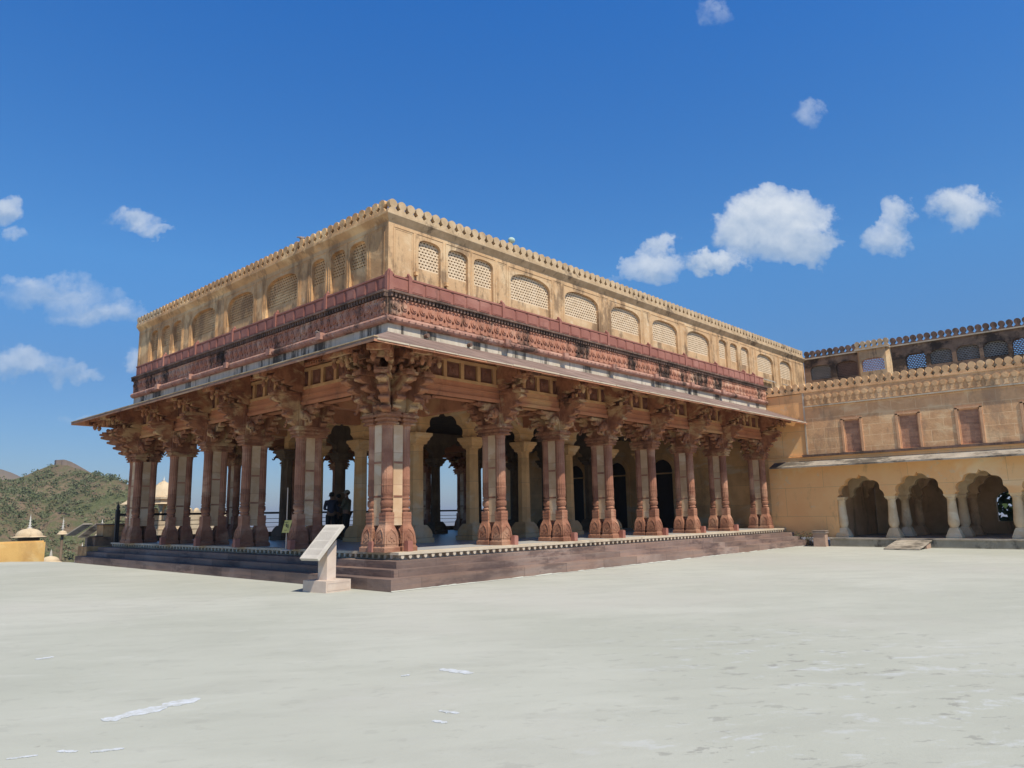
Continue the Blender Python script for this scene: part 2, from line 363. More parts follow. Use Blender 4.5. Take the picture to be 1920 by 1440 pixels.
cr = N(t, 'ShaderNodeValToRGB'); t.links.new(mth(t, 'MAXIMUM', dot((0,0,1)), 0.), cr.inputs[0])
e_ = cr.color_ramp.elements; e_[0].position = 0; e_[0].color = (.27,.31,.42,1); e_[1].position = 1; e_[1].color = (.10,.16,.20,1)
for p_, c_ in ((.10, (.25,.35,.47,1)), (.18, (.24,.38,.52,1)), (.31, (.28,.55,.74,1)), (.63, (.135,.53,.95,1)), (.82, (.11,.22,.31,1))):
    q_ = e_.new(p_); q_.color = c_
dbl = N(t, 'ShaderNodeVectorMath', operation='SCALE'); dbl.inputs['Scale'].default_value = 2.0; t.links.new(cr.outputs[0], dbl.inputs[0])
tint = N(t, 'ShaderNodeVectorMath', operation='MULTIPLY'); t.links.new(sky.outputs[0], tint.inputs[0]); t.links.new(dbl.outputs[0], tint.inputs[1])
t.links.new(mix(t, cf, tint.outputs[0], ccol), bg.inputs['Color'])
bg.inputs['Strength'].default_value = .10
S.view_settings.view_transform = 'Standard'; S.view_settings.look = 'None'; S.view_settings.exposure = 0.0; S.view_settings.gamma = 1
S.render.engine = 'CYCLES'
S.cycles.max_bounces = 5; S.cycles.diffuse_bounces = 3; S.cycles.glossy_bounces = 1

# ------------------------------------------------------------------ outlines
def arch(x0, x1, zb, zs, zt, kind='flat', n=20):
    """closed loop of an arched opening"""
    cx = (x0+x1)/2; a = (x1-x0)/2; h = zt-zs; pts = [(x0, zb), (x1, zb), (x1, zs)]
    for i in range(1, n):
        th = math.pi*i/n; c, s_ = math.cos(th), math.sin(th)
        if kind == 'flat':
            p = 2.7; X = math.copysign(abs(c)**(2/p), c); Z = abs(s_)**(2/p)
        elif kind == 'round': X, Z = c, s_
        else:
            r = .87+.13*abs(math.sin(4.5*th)); X, Z = c*r, s_*r
            if abs(i-n/2) < .6: Z = 1.07
        pts.append((cx+a*X, zs+h*Z))
    pts.append((x0, zs)); return pts

def merlon_outline(w=.3, h=.35):
    k = w/2; P = [(-k, 0), (k, 0), (k, .12*h), (k*.42, .36*h), (k*.70, .47*h), (k*.85, .60*h), (k*.86, .72*h), (k*.74, .85*h), (k*.45, .95*h), (0, h)]
    return P+[(-x, z) for x, z in reversed(P[2:-1])]

def lattice(mb, x0, x1, z0, z1, d, pu=.115, pz=.088, hb=.045, vb=.045, th=.05):
    """pierced brick-pattern screen built from bars"""
    r = 0; z = z0
    while z < z1:
        mb.box(x0, x1, d, d+th, z, min(z+hb, z1))
        off = (pu/2 if r % 2 else 0); u = x0+off
        while u < x1:
            mb.box(u, min(u+vb, x1), d+.003, d+th-.003, z+hb, min(z+pz, z1)); u += pu
        z += pz; r += 1
    return mb

def corbel(mb, r0, z0, tiers, th, sgn=1, c=0, plane='xz', top=None):
    """stepped scroll bracket: tiers = [(dr, dz), ...]"""
    r, z = r0, z0; pts = [(r0-.12, z0)]
    tips = []
    for dr, dz in tiers:
        pts += [(r+dr*.1, z), (r+dr*.62, z+dz*.1), (r+dr*.93, z+dz*.30), (r+dr, z+dz*.55), (r+dr*.93, z+dz*.70), (r+dr*.80, z+dz*.74), (r+dr*.80, z+dz)]
        tips.append((r+dr*.9, z+dz*.25)); r += dr*.8; z += dz
    pts.append((r, z))
    if top: pts += top
    else: pts.append((r0-.12, z))
    pts = [(sgn*p[0], p[1]) for p in pts]
    mb.prism(pts, c-th/2, c+th/2, plane)
    # raised inner scroll, thicker than the web
    for (tr, tz) in tips:
        rr = .055
        if plane == 'xz': mb.tube([(sgn*tr, c-th/2-.03, tz+.05), (sgn*tr, c+th/2+.03, tz+.05)], rr, 8)
        else: mb.tube([(c-th/2-.03, sgn*tr, tz+.05), (c+th/2+.03, sgn*tr, tz+.05)], rr, 8)
    return mb

# ------------------------------------------------------------------ pillar parts (local, z=0 on the hall floor, front = -Y)
def pedestal_mb(cx, cy):
    mb = MB(); prof = [(.235, 0), (.235, .10), (.205, .13), (.205, .17), (.215, .19), (.205, .30), (.195, .40), (.178, .48), (.155, .55), (.135, .60), (.125, .64)]
    mb.square(cx, cy, prof)
    def hw(z):
        for (a, za), (b, zb) in zip(prof, prof[1:]):
            if za <= z <= zb: return a+(b-a)*(z-za)/(zb-za+1e-9)
        return .13
    # raised cusped arch on all four faces
    for k in range(4):
        ca, sa = math.cos(k*math.pi/2), math.sin(k*math.pi/2)
        line = [(-.16, .19), (-.16, .34), (-.13, .43), (-.07, .50), (0, .56), (.07, .50), (.13, .43), (.16, .34), (.16, .19)]
        def W(x, z, o):
            y = -(hw(z)+o); return (cx+x*ca-y*sa, cy+x*sa+y*ca, z)
        for (a, b) in zip(line, line[1:]):
            q = .022
            d = Vector((b[0]-a[0], b[1]-a[1])).normalized(); nn = (-d.y*q, d.x*q)
            c4 = [(a[0], a[1]), (b[0], b[1]), (b[0]-nn[0], b[1]-nn[1]), (a[0]-nn[0], a[1]-nn[1])]
            mb.add([W(x, z, .016) for x, z in c4]+[W(x, z, -.01) for x, z in c4], [(0,1,2,3),(0,4,5,1),(1,5,6,2),(2,6,7,3),(3,7,4,0)])
        for (x, z, r) in ((0, .36, .045), (-.07, .28, .03), (.07, .28, .03), (0, .24, .025)):
            ring = [(x+r*math.cos(2*math.pi*i/8), z+r*math.sin(2*math.pi*i/8)) for i in range(8)]
            mb.add([W(a, b, .014) for a, b in ring]+[W(a, b, -.01) for a, b in ring], [tuple(range(8))]+[(i, (i+1) % 8, 8+(i+1) % 8, 8+i) for i in range(8)])
    return mb
def shaft_mb(cx, cy):
    mb = MB()
    mb.square(cx, cy, [(.125, .63), (.128, .90), (.122, .93)])                         # carved square die
    for z in (.70, .78, .86): mb.square(cx, cy, [(.133, z), (.133, z+.018)])
    mb.lathe(cx, cy, [(.12, .93), (.11, .955), (.145, .975), (.145, 1.0), (.115, 1.02), (.12, 1.05), (.15, 1.08), (.155, 1.15), (.148, 1.20),
                      (.115, 1.225), (.145, 1.25), (.145, 1.275), (.118, 1.30), (.142, 1.34), (.142, 1.40)], 16)
    mb.lathe(cx, cy, [(.146, 1.40), (.143, 1.55), (.15, 1.56), (.15, 1.59), (.142, 1.60), (.140, 2.2), (.136, 2.85), (.14, 2.95), (.15, 2.97), (.15, 3.05)], 28, False, .07)
    return mb
def stone_strip_mb(y0, y1):
    mb = MB(); mb.box(-.085, .085, y0, y1, .62, 3.05); return mb
def sep_mb(y0, y1):
    mb = MB()
    mb.box(-.093, .093, y0+.01, y1-.01, 0, .05)
    return mb
TOPW = 3.92   # beam underside above floor
def elephant(mb, sx, x, y, z):
    """small carved elephant head with trunk on a side bracket"""
    mb.ball((x, y, z), .12, .10, .13, 10, 6)
    mb.ball((x-sx*.10, y, z+.04), .12, .12, .15, 10, 6)
    mb.tube([(x+sx*.08, y, z-.02), (x+sx*.17, y, z-.10), (x+sx*.20, y, z-.18), (x+sx*.26, y, z-.20), (x+sx*.30, y, z-.15)], [.055, .045, .035, .03, .022], 7)
    for s2 in (-1, 1):
        mb.tube([(x+sx*.06, y+s2*.06, z-.07), (x+sx*.15, y+s2*.07, z-.12), (x+sx*.21, y+s2*.07, z-.08)], [.018, .014, .008], 5)
        mb.ball((x-sx*.03, y+s2*.11, z), .07, .02, .09, 8, 5)
def capital_mb(hx, hy):
    mb = MB()
    for (e, z0, z1) in ((.02, 3.05, 3.09), (-.005, 3.09, 3.14), (.045, 3.14, 3.19), (.02, 3.19, 3.23), (.075, 3.23, 3.29), (.05, 3.29, 3.34)):
        mb.box(-hx-e, hx+e, -hy-e, hy+e, z0, z1)
    mb.box(-.19, .19, -hy+.02, hy-.02, 3.34, TOPW+.02)
    for s2 in (-1, 1):                                   # pilaster stacks in front
        mb.box(-.13, .13, s2*(hy-.02), s2*(hy+.03), 3.34, 4.5)
    return mb
def side_bracket_mb(sx):
    mb = MB()
    for c in (-.24, .24):
        corbel(mb, .17, 3.34, [(.17, .16), (.20, .15), (.24, .14), (.26, .13)], .14, sx, c)
        elephant(mb, sx, sx*.42, c-.14 if c < 0 else c+.14, 3.60)
    mb.box(sx*.1, sx*.84, -.31, .31, TOPW-.02, TOPW+.05)
    return mb
def front_bracket_mb(y0, upper=True):
    """projecting bracket carrying the eave (towards -Y from y0)"""
    mb = MB()
    corbel(mb, -y0, 3.36, [(.18, .20), (.22, .22), (.24, .20), (.24, .18)], .20, -1, 0, 'yz')
    mb.box(-.17, .17, y0, y0-.80, 4.16, 4.23); mb.box(-.14, .14, y0, y0-.74, 4.23, 4.30)
    for c in (-.16, .16):
        yy = -y0
        pts_top = [(yy+1.22, 4.735), (yy-.05, 5.25)]
        corbel(mb, yy-.02, 4.30, [(.30, .15), (.34, .15), (.38, .15)], .11, -1, c, 'yz', [(yy+1.20, 4.69)]+pts_top)
        mb.lathe(c, y0-.95, [(.02, 4.38), (.05, 4.43), (.065, 4.50), (.03, 4.56), (.07, 4.60), (.07, 4.64)], 10)
        mb.lathe(c, y0-.55, [(.02, 4.26), (.05, 4.31), (.06, 4.37), (.03, 4.42)], 10)
    mb.box(-.26, .26, y0-1.10, y0-1.22, 4.60, 4.735)
    mb.box(-.24, .24, y0-.62, y0-.74, 4.56, 4.93)
    return mb

ped_me = [pedestal_mb(0, 0).data('pedestal', M['red'])]
shaft_me = shaft_mb(0, 0).data('shaft', M['red'])
strip_me = stone_strip_mb(-.14, .14).data('stone_strip', M['cream'])
joint_me = sep_mb(-.14, .14).data('strip_joint', M['red'])
cap_me = capital_mb(.20, .44).data('capital', M['bracket'])
sideL_me = side_bracket_mb(-1).data('side_bracket', M['bracket'])
sideR_me = side_bracket_mb(1).data('side_bracket', M['bracket'])
front_me = front_bracket_mb(-.42).data('eave_bracket', M['bracket'])
blk = MB(); blk.box(-.075, .075, -.075, .075, 0, .24); blk.box(-.06, .06, -.06, .06, .24, .252); blk_me = blk.data('stop_block', M['pink'])

ZF = .752
hall = empty('pillared_hall', (0, 0, 0), 0, 'open red sandstone pillared audience hall under a long ochre upper storey, standing on steps', 'hall')
def pillar(x, y, rz, lateral=(1, 1), front=True, block=True):
    p = inst('pillar', cap_me, hall, (x, y, ZF), rz)
    for dy in (-.26, .26):
        inst('pedestal', ped_me[0], p, (0, dy, 0)); inst('shaft', shaft_me, p, (0, dy, 0))
    inst('stone_strip', strip_me, p); [inst('strip_joint', joint_me, p, (0, 0, z)) for z in (1.28, 2.10)]
    if lateral[0]: inst('side_bracket', sideL_me, p)
    if lateral[1]: inst('side_bracket', sideR_me, p)
    if front: inst('eave_bracket', front_me, p)
    if block: inst('stop_block', blk_me, p, (.19, -.57, 0))
    return p
XP = [5.02, 7.68, 10.22, 12.88, 15.6, 18.32]
YP = [5.45, 8.5, 11.1, 13.75]
for x in XP: pillar(x, 1.79, 0)
pillar(22.05, 1.79, 0, (1, 0), True, False)
for y in YP: pillar(1.31, y, -math.pi/2)
for x in XP: pillar(x, 17.15, math.pi, block=False)
# corner clusters of four columns
def cluster(cx, cy, sx, sy):
    mb = MB()
    for (e, z0, z1) in ((.02, 3.05, 3.09), (-.005, 3.09, 3.14), (.045, 3.14, 3.19), (.02, 3.19, 3.23), (.075, 3.23, 3.29), (.05, 3.29, 3.34)):
        for dx in (-.265, .265):
            for dy in (-.26, .26): mb.box(dx-.18-e, dx+.18+e, dy-.18-e, dy+.18+e, z0, z1+(.001 if dx > 0 else 0))
    mb.box(-.42, .42, -.42, .42, 3.33, 4.6)
    p = inst('corner_pillar', mb.data('corner_pillar', M['bracket']), hall, (cx, cy, ZF))
    for dx in (-.265, .265):
        for dy in (-.26, .26):
            inst('pedestal', ped_me[0], p, (dx, dy, 0)); inst('shaft', shaft_me, p, (dx, dy, 0))
    for dy in (-.26, .26): inst('stone_strip', strip_me, p, (0, dy, 0), math.pi/2); [inst('strip_joint', joint_me, p, (0, dy, z), math.pi/2) for z in (1.28, 2.10)]
    for dx in (-.265, .265): inst('stone_strip', strip_me, p, (dx, 0, 0)); [inst('strip_joint', joint_me, p, (dx, 0, z)) for z in (1.28, 2.10)]
    # brackets: two per outer side and one across the corner
    a = 0 if sy < 0 else math.pi; b = -math.pi/2
    for o in (-.27, .27):
        q = inst('eave_bracket', front_me, p, (o, 0, 0), a)
        q = inst('eave_bracket', front_me, p, (0, o, 0), b)
    q = inst('corner_bracket', front_me, p, (-.10, sy*.10, 0), -math.pi/4 if sy < 0 else -3*math.pi/4)
    q.scale = (1, 1.27, .985)
    inst('side_bracket', sideR_me, p, (.25, 0, 0)); inst('side_bracket', sideR_me if sy < 0 else sideL_me, p, (0, .25*(-sy), 0), math.pi/2)
    return p
cp = cluster(1.31, 1.79, -1, -1)
inst('stop_block', blk_me, cp, (-.46, .02, 0)); inst('stop_block', blk_me, cp, (.16, -.57, 0))
cluster(1.31, 17.15, -1, 1)

# inner cream columns
def inner_me(mm):
    mb = MB(); mb.square(0, 0, [(.40, 0), (.40, .14), (.36, .16), (.36, .26), (.345, .34), (.31, .42), (.26, .50), (.235, .54)])
    mb.lathe(0, 0, [(.245, .53), (.235, .62), (.23, 1.2), (.235, 1.22), (.23, 1.24), (.215, 3.02), (.235, 3.03), (.235, 3.08), (.215, 3.09)], 8, False, 0, rot=math.pi/8)
    mb.square(0, 0, [(.20, 3.08), (.24, 3.12), (.24, 3.17), (.30, 3.24), (.30, 3.28), (.36, 3.36), (.36, 3.44)])
    return mb.data('inner_column', mm)
im = inner_me(M['inner']); im2 = inner_me(M['inner_shade'])
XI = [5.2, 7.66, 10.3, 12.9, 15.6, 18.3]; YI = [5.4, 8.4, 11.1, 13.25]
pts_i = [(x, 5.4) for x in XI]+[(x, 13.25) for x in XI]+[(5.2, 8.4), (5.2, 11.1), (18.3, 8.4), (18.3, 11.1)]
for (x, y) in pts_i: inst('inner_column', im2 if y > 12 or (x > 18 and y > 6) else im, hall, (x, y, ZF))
# cusped arcades between the inner columns
def arcade(F, c, us, z0, z1, zs, zt, half, m, name='cusped_arch', par=None):
    for a, b in zip(us, us[1:]):
        mb = MB(F)
        mb.holed([[(a, z0), (a, z1), (b, z1), (b, z0)] if False else
                  [(a, z0), (a, z1), (b, z1), (b, z0)]+[(x, z) for x, z in arch(a+half, b-half, z0, zs, zt, 'cusp', 36)[1:]]+[(a+half, z0)]], c-.14, c+.14)
        mb.build(name, m, par or hall)
def id_(p): return p
S0 = 4.18
arcade(None, 5.4, XI+[22.9], S0, 5.36, S0+.02, 4.98, .26, M['inner'])
arcade(None, 13.25, XI+[22.9], S0, 5.36, S0+.02, 4.98, .26, M['inner_shade'])
arcade(FW, 5.2, YI, S0, 5.36, S0+.02, 4.98, .26, M['inner'])
arcade(FW, 18.3, YI, S0, 5.36, S0+.02, 4.98, .26, M['inner_shade'])
# carved spandrel brackets on the inner columns, beams, ceiling
for x in XI:
    mb = MB(); mb.box(x-.15, x+.15, 1.9, 5.25, 4.72, 5.36); mb.build('cross_beam', M['beam'], hall)
    mb = MB(); mb.box(x-.15, x+.15, 13.4, 17.0, 4.72, 5.36); mb.build('cross_beam', M['beam'], hall)
for y in YI:
    mb = MB(); mb.box(1.7, 5.05, y-.15, y+.15, 4.72, 5.36); mb.build('cross_beam', M['beam'], hall)
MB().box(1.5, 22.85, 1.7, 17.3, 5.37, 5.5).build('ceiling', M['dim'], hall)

# frieze beam with square panels, ledges, dentils
def frieze(F, d, u0, u1, sgn=1, nm='frieze'):
    s_ = sgn
    mb = MB(F); mb.box(u0, u1, d, d+s_*.42, 4.68, 5.14); mb.box(u0-.0, u1, d-s_*.05, d+s_*.1, 4.68, 4.78); mb.box(u0, u1, d-s_*.03, d, 4.93, 4.97)
    mb.box(u0, u1, d+s_*.08, d+s_*.42, 5.14, 6.02)
    fr = mb.build(nm, M['beam'], hall)
    mb = MB(F); mb.box(u0, u1, d-s_*.03, d+s_*.10, 5.12, 5.20); mb.box(u0, u1, d-s_*.02, d+s_*.09, 5.64, 5.72)
    n = max(1, round((u1-u0)/.62)); st = (u1-u0)/n
    for i in range(n+1): mb.box(max(u0, u0+i*st-.06), min(u1, u0+i*st+.06), d-s_*.015, d+s_*.085, 5.20, 5.64)
    mb.build('panel_frame', M['ochreframe'], fr)
    mb = MB(F)
    for i in range(n):
        a, b = u0+i*st+.06, u0+(i+1)*st-.06; cxx = (a+b)/2
        mb.box(a, b, d+s_*.06, d+s_*.079, 5.2, 5.64)
        mb.box(a+.06, b-.06, d+s_*.035, d+s_*.06, 5.27, 5.57); mb.box(a+.10, b-.10, d+s_*.02, d+s_*.035, 5.31, 5.53)
        mb.ball((cxx, d+s_*.02, 5.42), .07, .03, .08, 8, 5)
    mb.build('carved_panel', M['panel'], fr)
    mb = MB(F); u = u0
    mb.box(u0, u1, d-s_*.04, d+s_*.1, 5.76, 5.80)
    while u < u1: mb.box(u, u+.06, d-s_*.05, d+s_*.08, 5.80, 5.88); u += .12
    mb.build('dentil_course', M['eaveunder'], fr)
frieze(None, 1.42, .95, 22.88)
frieze(FW, .98, 1.86, 17.45)
frieze(None, 17.5, 1.42, 22.88, -1)

# eave (sloping slabs) with hips
def eave():
    xi, yi, zi = .99, 1.50, 6.13; xo, yo, zo = -.776, -.33, 5.38; yn, yno = 17.45, 19.05; XE = 22.885
    T = .07
    def sheet(quads, off):
        return [[(x, y, z-off) for x, y, z in q] for q in quads]
    south = [(xo, yo, zo), (XE, yo, zo), (XE, yi, zi), (xi, yi, zi)]
    west = [(xo, yo, zo), (xi, yi, zi), (xi, yn, zi), (xo, yno, zo)]
    north = [(xo, yno, zo), (xi, yn, zi), (XE, yn, zi), (XE, yno, zo)]
    e = None
    for nm, q in (('south', south), ('west', west), ('north', north)):
        mb = MB(); mb.add(q+[(x, y, z-.045) for x, y, z in q], [(0,1,2,3), (7,6,5,4), (0,4,5,1), (1,5,6,2), (2,6,7,3), (3,7,4,0)])
        o = mb.build('eave', M['slate'], hall)
        mb = MB(); k = [(x, y, z-.047) for x, y, z in q]; mb.add(k+[(x, y, z-.05) for x, y, z in k], [(0,1,2,3), (7,6,5,4), (0,4,5,1), (1,5,6,2), (2,6,7,3), (3,7,4,0)])
        # ribs under the slabs and lip at the drip edge
        if nm != 'west':
            sg = 1 if nm == 'south' else -1; ya, yb = (yo, yi) if sg > 0 else (yno, yn)
            x = 1.1
            while x < 22.8:
                for xx in (x,): mb.prism([(ya+sg*.04, zo-.10), (yb, zi-.14), (yb, zi-.09), (ya+sg*.04, zo-.05+.0)], xx, xx+.03, 'yz')
                x += 1.33
        mb.build('eave_soffit', M['eaveunder'], o)
        if nm == 'west':
            mb = MB(); mb.box(xo-.02, xo+.10, yo-.02, yno, zo+.004, zo+.028); mb.build('drip_edge', M['merlon'], o)
        if nm == 'south':
            mb = MB(); x = -.7
            while x < 22.5:
                l = random.uniform(.7, 1.3); mb.box(x, min(x+l-.02, 22.88), yo-.015-random.uniform(0,.012), yo+.03, zo-.052, zo-.03+random.uniform(0,.02)); x += l
            mb.build('drip_edge', M['coping'], o)
            # ragged slab joints lying on top
            x = .9
            while x < 22.7:
                mb = MB(); mb.add([(x, yo+.01, zo+.003), (x+.02, yo+.01, zo+.003), (x+.02, yi, zi+.003), (x, yi, zi+.003), (x, yo+.01, zo+.008), (x+.02, yo+.01, zo+.008), (x+.02, yi, zi+.008), (x, yi, zi+.008)],
                       [(0,3,2,1),(4,5,6,7),(0,1,5,4),(1,2,6,5),(2,3,7,6),(3,0,4,7)]); x += 1.33
                mb.build('slab_ridge', M['slate'], o)
eave()

# bands above the eave
def bands(F, d, u0, u1):
    mb = MB(F); mb.box(u0+(.004 if F is None else 0), u1, d, d+.35, 6.02, 6.36)
    o = mb.build('whitewashed_band', M['white'], hall)
    # rope moulding
    mb = MB(F); prof = [(.02, 6.35), (-.04, 6.35), (-.10, 6.375), (-.135, 6.42), (-.14, 6.47), (-.115, 6.52), (-.06, 6.55), (.02, 6.56)]
    mb.add([(u0-.14 if p[0] < 0 else u0, d+p[0], p[1]) for p in prof]+[(u1, d+p[0], p[1]) for p in prof],
           [tuple(range(8)), tuple(range(15, 7, -1))]+[(i, i+1, 9+i, 8+i) for i in range(7)])
    u = u0
    while u < u1-.1:
        mb.add([(u, d-.05, 6.37), (u+.03, d-.05, 6.37), (u+.13, d-.14, 6.47), (u+.10, d-.14, 6.47), (u+.17, d-.06, 6.55), (u+.20, d-.06, 6.55),
                (u+.10, d-.165, 6.46), (u+.13, d-.165, 6.46)], [(0,1,7,6), (6,7,5,4)]); u += .22
    rp = mb.build('rope_moulding', M['rope'], hall)
    mb = MB(F); mb.box(u0, u1, d+.02, d+.3, 6.56, 7.10)
    back = mb.build('carved_band', M['jali'], hall)
    # pierced balustrade plate with diamond holes, roundels and points
    n = int((u1-u0)/.305); st = (u1-u0)/n
    mb = MB(F); outer = [(u0, 6.57), (u1, 6.57), (u1, 7.02), (u0, 7.02)]; holes = []
    for i in range(n):
        c = u0+(i+1)*st
        if c > u1-.1: continue
        holes.append([(c-.045, 6.70), (c, 6.625), (c+.045, 6.70), (c, 6.775)])
    mb.holed([outer]+holes, d-.045, d+.019, False)
    for i in range(n):
        c = u0+(i+.5)*st; z = 6.83
        rg = [(c+.105*math.cos(2*math.pi*k/10), z+.105*math.sin(2*math.pi*k/10)) for k in range(10)]
        ri = [(c+.06*math.cos(2*math.pi*k/10), z+.06*math.sin(2*math.pi*k/10)) for k in range(10)]
        mb.prism(rg, d-.075, d-.044); mb.prism(ri, d-.10, d-.074)
        mb.prism([(c-st/2, 7.02), (c-.05, 6.95), (c, 7.0), (c+.05, 6.95), (c+st/2, 7.02)], d-.07, d-.044)
        mb.box(c-.05, c+.05, d-.065, d-.044, 6.60, 6.68)
    mb.build('pierced_plate', M['jali'], back)
    # dentil cornice
    mb = MB(F); mb.box(u0-.02, u1, d-.16, d+.3, 7.135, 7.19); mb.box(u0, u1, d-.03, d+.3, 7.10, 7.135)
    u = u0
    while u < u1: mb.prism([(u, 7.03), (u+.05, 7.03), (u+.075, 7.135), (u-.01, 7.135)], d-.12, d+.0); u += .125
    mb.build('dentil_cornice', M['darkmerlon'], hall)
bands(None, 1.49, .99, 22.87)
bands(FW, .985, 1.494, 17.75)

def posts_panels(F, d, u0, u1, posts):
    mb = MB(F); mb.box(u0, u1, d+.03, d+.15, 7.19, 7.60); mb.box(u0, u1, d-.005, d+.17, 7.19, 7.235)
    mb.box(u0, u1, d, d+.17, 7.60, 7.645)
    pp = mb.build('panelled_parapet', M['pink'], hall)
    P = [u0]+posts+[u1]
    mb = MB(F)
    for a, b in zip(P, P[1:]):
        n = max(1, round((b-a)/.50)); st = (b-a)/n
        for i in range(n):
            x0, x1 = a+i*st+.045, a+(i+1)*st-.045
            mb.box(x0, x1, d+.012, d+.029, 7.275, 7.575)
            mb.box(x0+.03, x1-.03, d+.004, d+.0115, 7.305, 7.545)
    mb.build('raised_panel', M['pink'], pp)
    for q in posts+[u0+.06]:
        mb = MB(F); mb.box(q-.055, q+.055, d-.03, d+.18, 7.19, 7.68); mb.box(q-.04, q+.04, d-.01, d+.15, 7.68, 7.72)
        mb.ball((q, d+.07, 7.75), .04, .04, .05, 8, 5)
        mb.build('post', M['pink'], pp)
posts_panels(None, 1.49, .99, 22.87, [1.68, 5.19, 7.83, 10.45, 13.1, 15.7, 18.3, 20.9, 21.9])
posts_panels(FW, .985, 1.49, 17.75, [4.3, 7.0, 9.7, 12.4, 15.1])
# walkway behind the parapet
MB().box(.99, 22.87, 1.49, 17.75, 7.11, 7.14).build('walkway', M['white'], hall)

# upper storey
ZT = 9.30
def upper(F, d, u0, u1, wins, mat, latm, boards=True):
    """wins: (u0, u1, lattice bottom, top)"""
    ua = u0+(.003 if F is None else 0)
    loops = [[(ua, 7.14), (u1, 7.14), (u1, ZT), (ua, ZT)]]
    for (a, b, zl, zt) in wins:
        hs = .22 if b-a < 1.2 else .40
        loops.append(arch(a, b, 7.30, zt-hs, zt, 'flat', 18))
    mb = MB(F); mb.holed(loops, d, d+.28, False)
    wl = mb.build('upper_wall', mat, hall)
    mb = MB(F)                                            # shallow frames and pier panels
    def frame(a, b, z0, z1, w_=.022, dd=.014):
        mb.box(a, b, d-dd, d, z1-w_, z1); mb.box(a, a+w_, d-dd, d, z0, z1-w_); mb.box(b-w_, b, d-dd, d, z0, z1-w_)
    for (a, b, zl, zt) in wins: frame(a-.10, b+.10, 7.2, zt+.13)
    ed = [u0-.0]+[v for w_ in wins for v in (w_[0], w_[1])]+[u1]
    for a, b in zip(ed[0::2], ed[1::2]):
        if b-a > .55: frame(a+.16, b-.16, 7.5, 9.14); frame(a+.22, b-.22, 7.56, 9.08, .012, .008)
    mb.build('moulding', mat, wl)
    for (a, b, zl, zt) in wins:
        mb = MB(F); lattice(mb, a-.02, b+.02, zl, zt+.02, d+.10)
        lw = mb.build('lattice_window', latm, wl)
        mb = MB(F); mb.box(a-.02, b+.02, d+.085, d+.16, 7.28, zl-.003); mb.build('window_panel', mat, lw)
        if boards:
            mb = MB(F); mb.add([(a+.15, d-.16, 7.66), (b-.2, d-.16, 7.66), (b-.2, d-.005, 7.74), (a+.15, d-.005, 7.74), (a+.15, d-.16, 7.69), (b-.2, d-.16, 7.69), (b-.2, d-.005, 7.77), (a+.15, d-.005, 7.77)],
                             [(0,3,2,1),(4,5,6,7),(0,1,5,4),(1,2,6,5),(2,3,7,6),(3,0,4,7)])
            mb.build('sill_slab', M['lat_gray'], lw)
    # cornice
    mb = MB(F); mb.add([(u0-.13, d-.13, 9.40), (u1, d-.13, 9.40), (u1, d-.0, 9.24), (u0-.0, d-.0, 9.24), (u0-.13, d-.13, 9.45), (u1, d-.13, 9.45), (u1, d+.3, 9.45), (u0, d+.3, 9.45)],
                       [(0,1,2,3), (0,4,5,1), (4,7,6,5), (0,3,7,4), (1,5,6,2), (2,6,7,3)])
    mb.build('cornice', M['merlon'] if mat is M['ochre'] else M['ochre_w'], wl)
    return wl
sw = [(2.28,3.08,8.20,9.02),(3.36,4.14,8.20,9.02),(4.38,5.18,8.20,9.02),(5.94,7.83,8.10,8.98),(8.59,10.48,8.10,8.98),(11.24,13.13,8.10,8.98),(13.97,15.84,8.10,8.98),(16.6,18.5,8.10,8.98),
      (19.36,20.1,8.20,9.02),(20.42,21.16,8.20,9.02),(21.5,22.3,8.20,9.02),(23.15,24.95,8.10,8.98),(25.75,27.2,8.10,8.98)]
ww = [(2.86,3.6,8.25,9.0),(3.82,4.52,8.25,9.0),(4.82,5.5,8.25,9.0),(6.29,8.12,8.08,8.98),(8.95,10.71,8.08,8.98),(11.6,13.45,8.08,8.98),(14.34,15.05,8.2,9.0),(15.36,16.14,8.2,9.0),(16.46,17.12,8.2,9.0)]
u_s = upper(None, 1.87, 1.26, 28.9, sw, M['ochre'], M['lat_cream'])
u_w = upper(FW, 1.26, 1.872, 18.4, ww, M['ochre_w'], M['ochre_w'])
mb = MB(); mb.box(1.55, 28.88, 18.1, 18.4, 7.14, 9.3); mb.box(28.6, 28.88, 2.16, 18.09, 7.14, 9.3); mb.box(1.55, 28.6, 5.2, 5.4, 7.14, 9.28); mb.build('upper_wall', M['ochre_w'], hall)
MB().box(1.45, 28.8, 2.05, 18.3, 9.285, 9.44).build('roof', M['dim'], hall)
# merlons: nearest hundred as single sub-parts, the rest as one
mer_me = MB().prism(merlon_outline(.30, .36), -.06, .06).data('merlon', M['merlon'])
mer_w = MB().prism(merlon_outline(.30, .36), -.06, .06).data('merlon', M['ochre_w'])
mb = MB(); mb.box(1.18, 28.9, 1.78, 1.95, 9.451, 9.49); par_s = mb.build('battlement_base', M['merlon'], hall)
mb = MB(); mb.box(1.45, 28.8, 1.952, 2.05, 9.451, 9.69); mb.build('parapet_backing', M['darkwall'], hall)
mb = MB(); mb.box(1.335, 1.43, 2.06, 18.4, 9.451, 9.69); mb.build('parapet_backing', M['darkwall'], hall)
mb = MB(FW); mb.box(1.951, 18.45, 1.16, 1.33, 9.451, 9.49); par_w = mb.build('battlement_base', M['ochre_w'], hall)
lst = [('S', 1.35+.302*i) for i in range(91)]+[('W', 2.08+.302*i) for i in range(55)]
lst.sort(key=lambda a: (Vector((a[1], 1.85)) if a[0] == 'S' else Vector((1.2, a[1])) ).xy.__sub__(Vector((CX, CY))).length)
rest = MB()
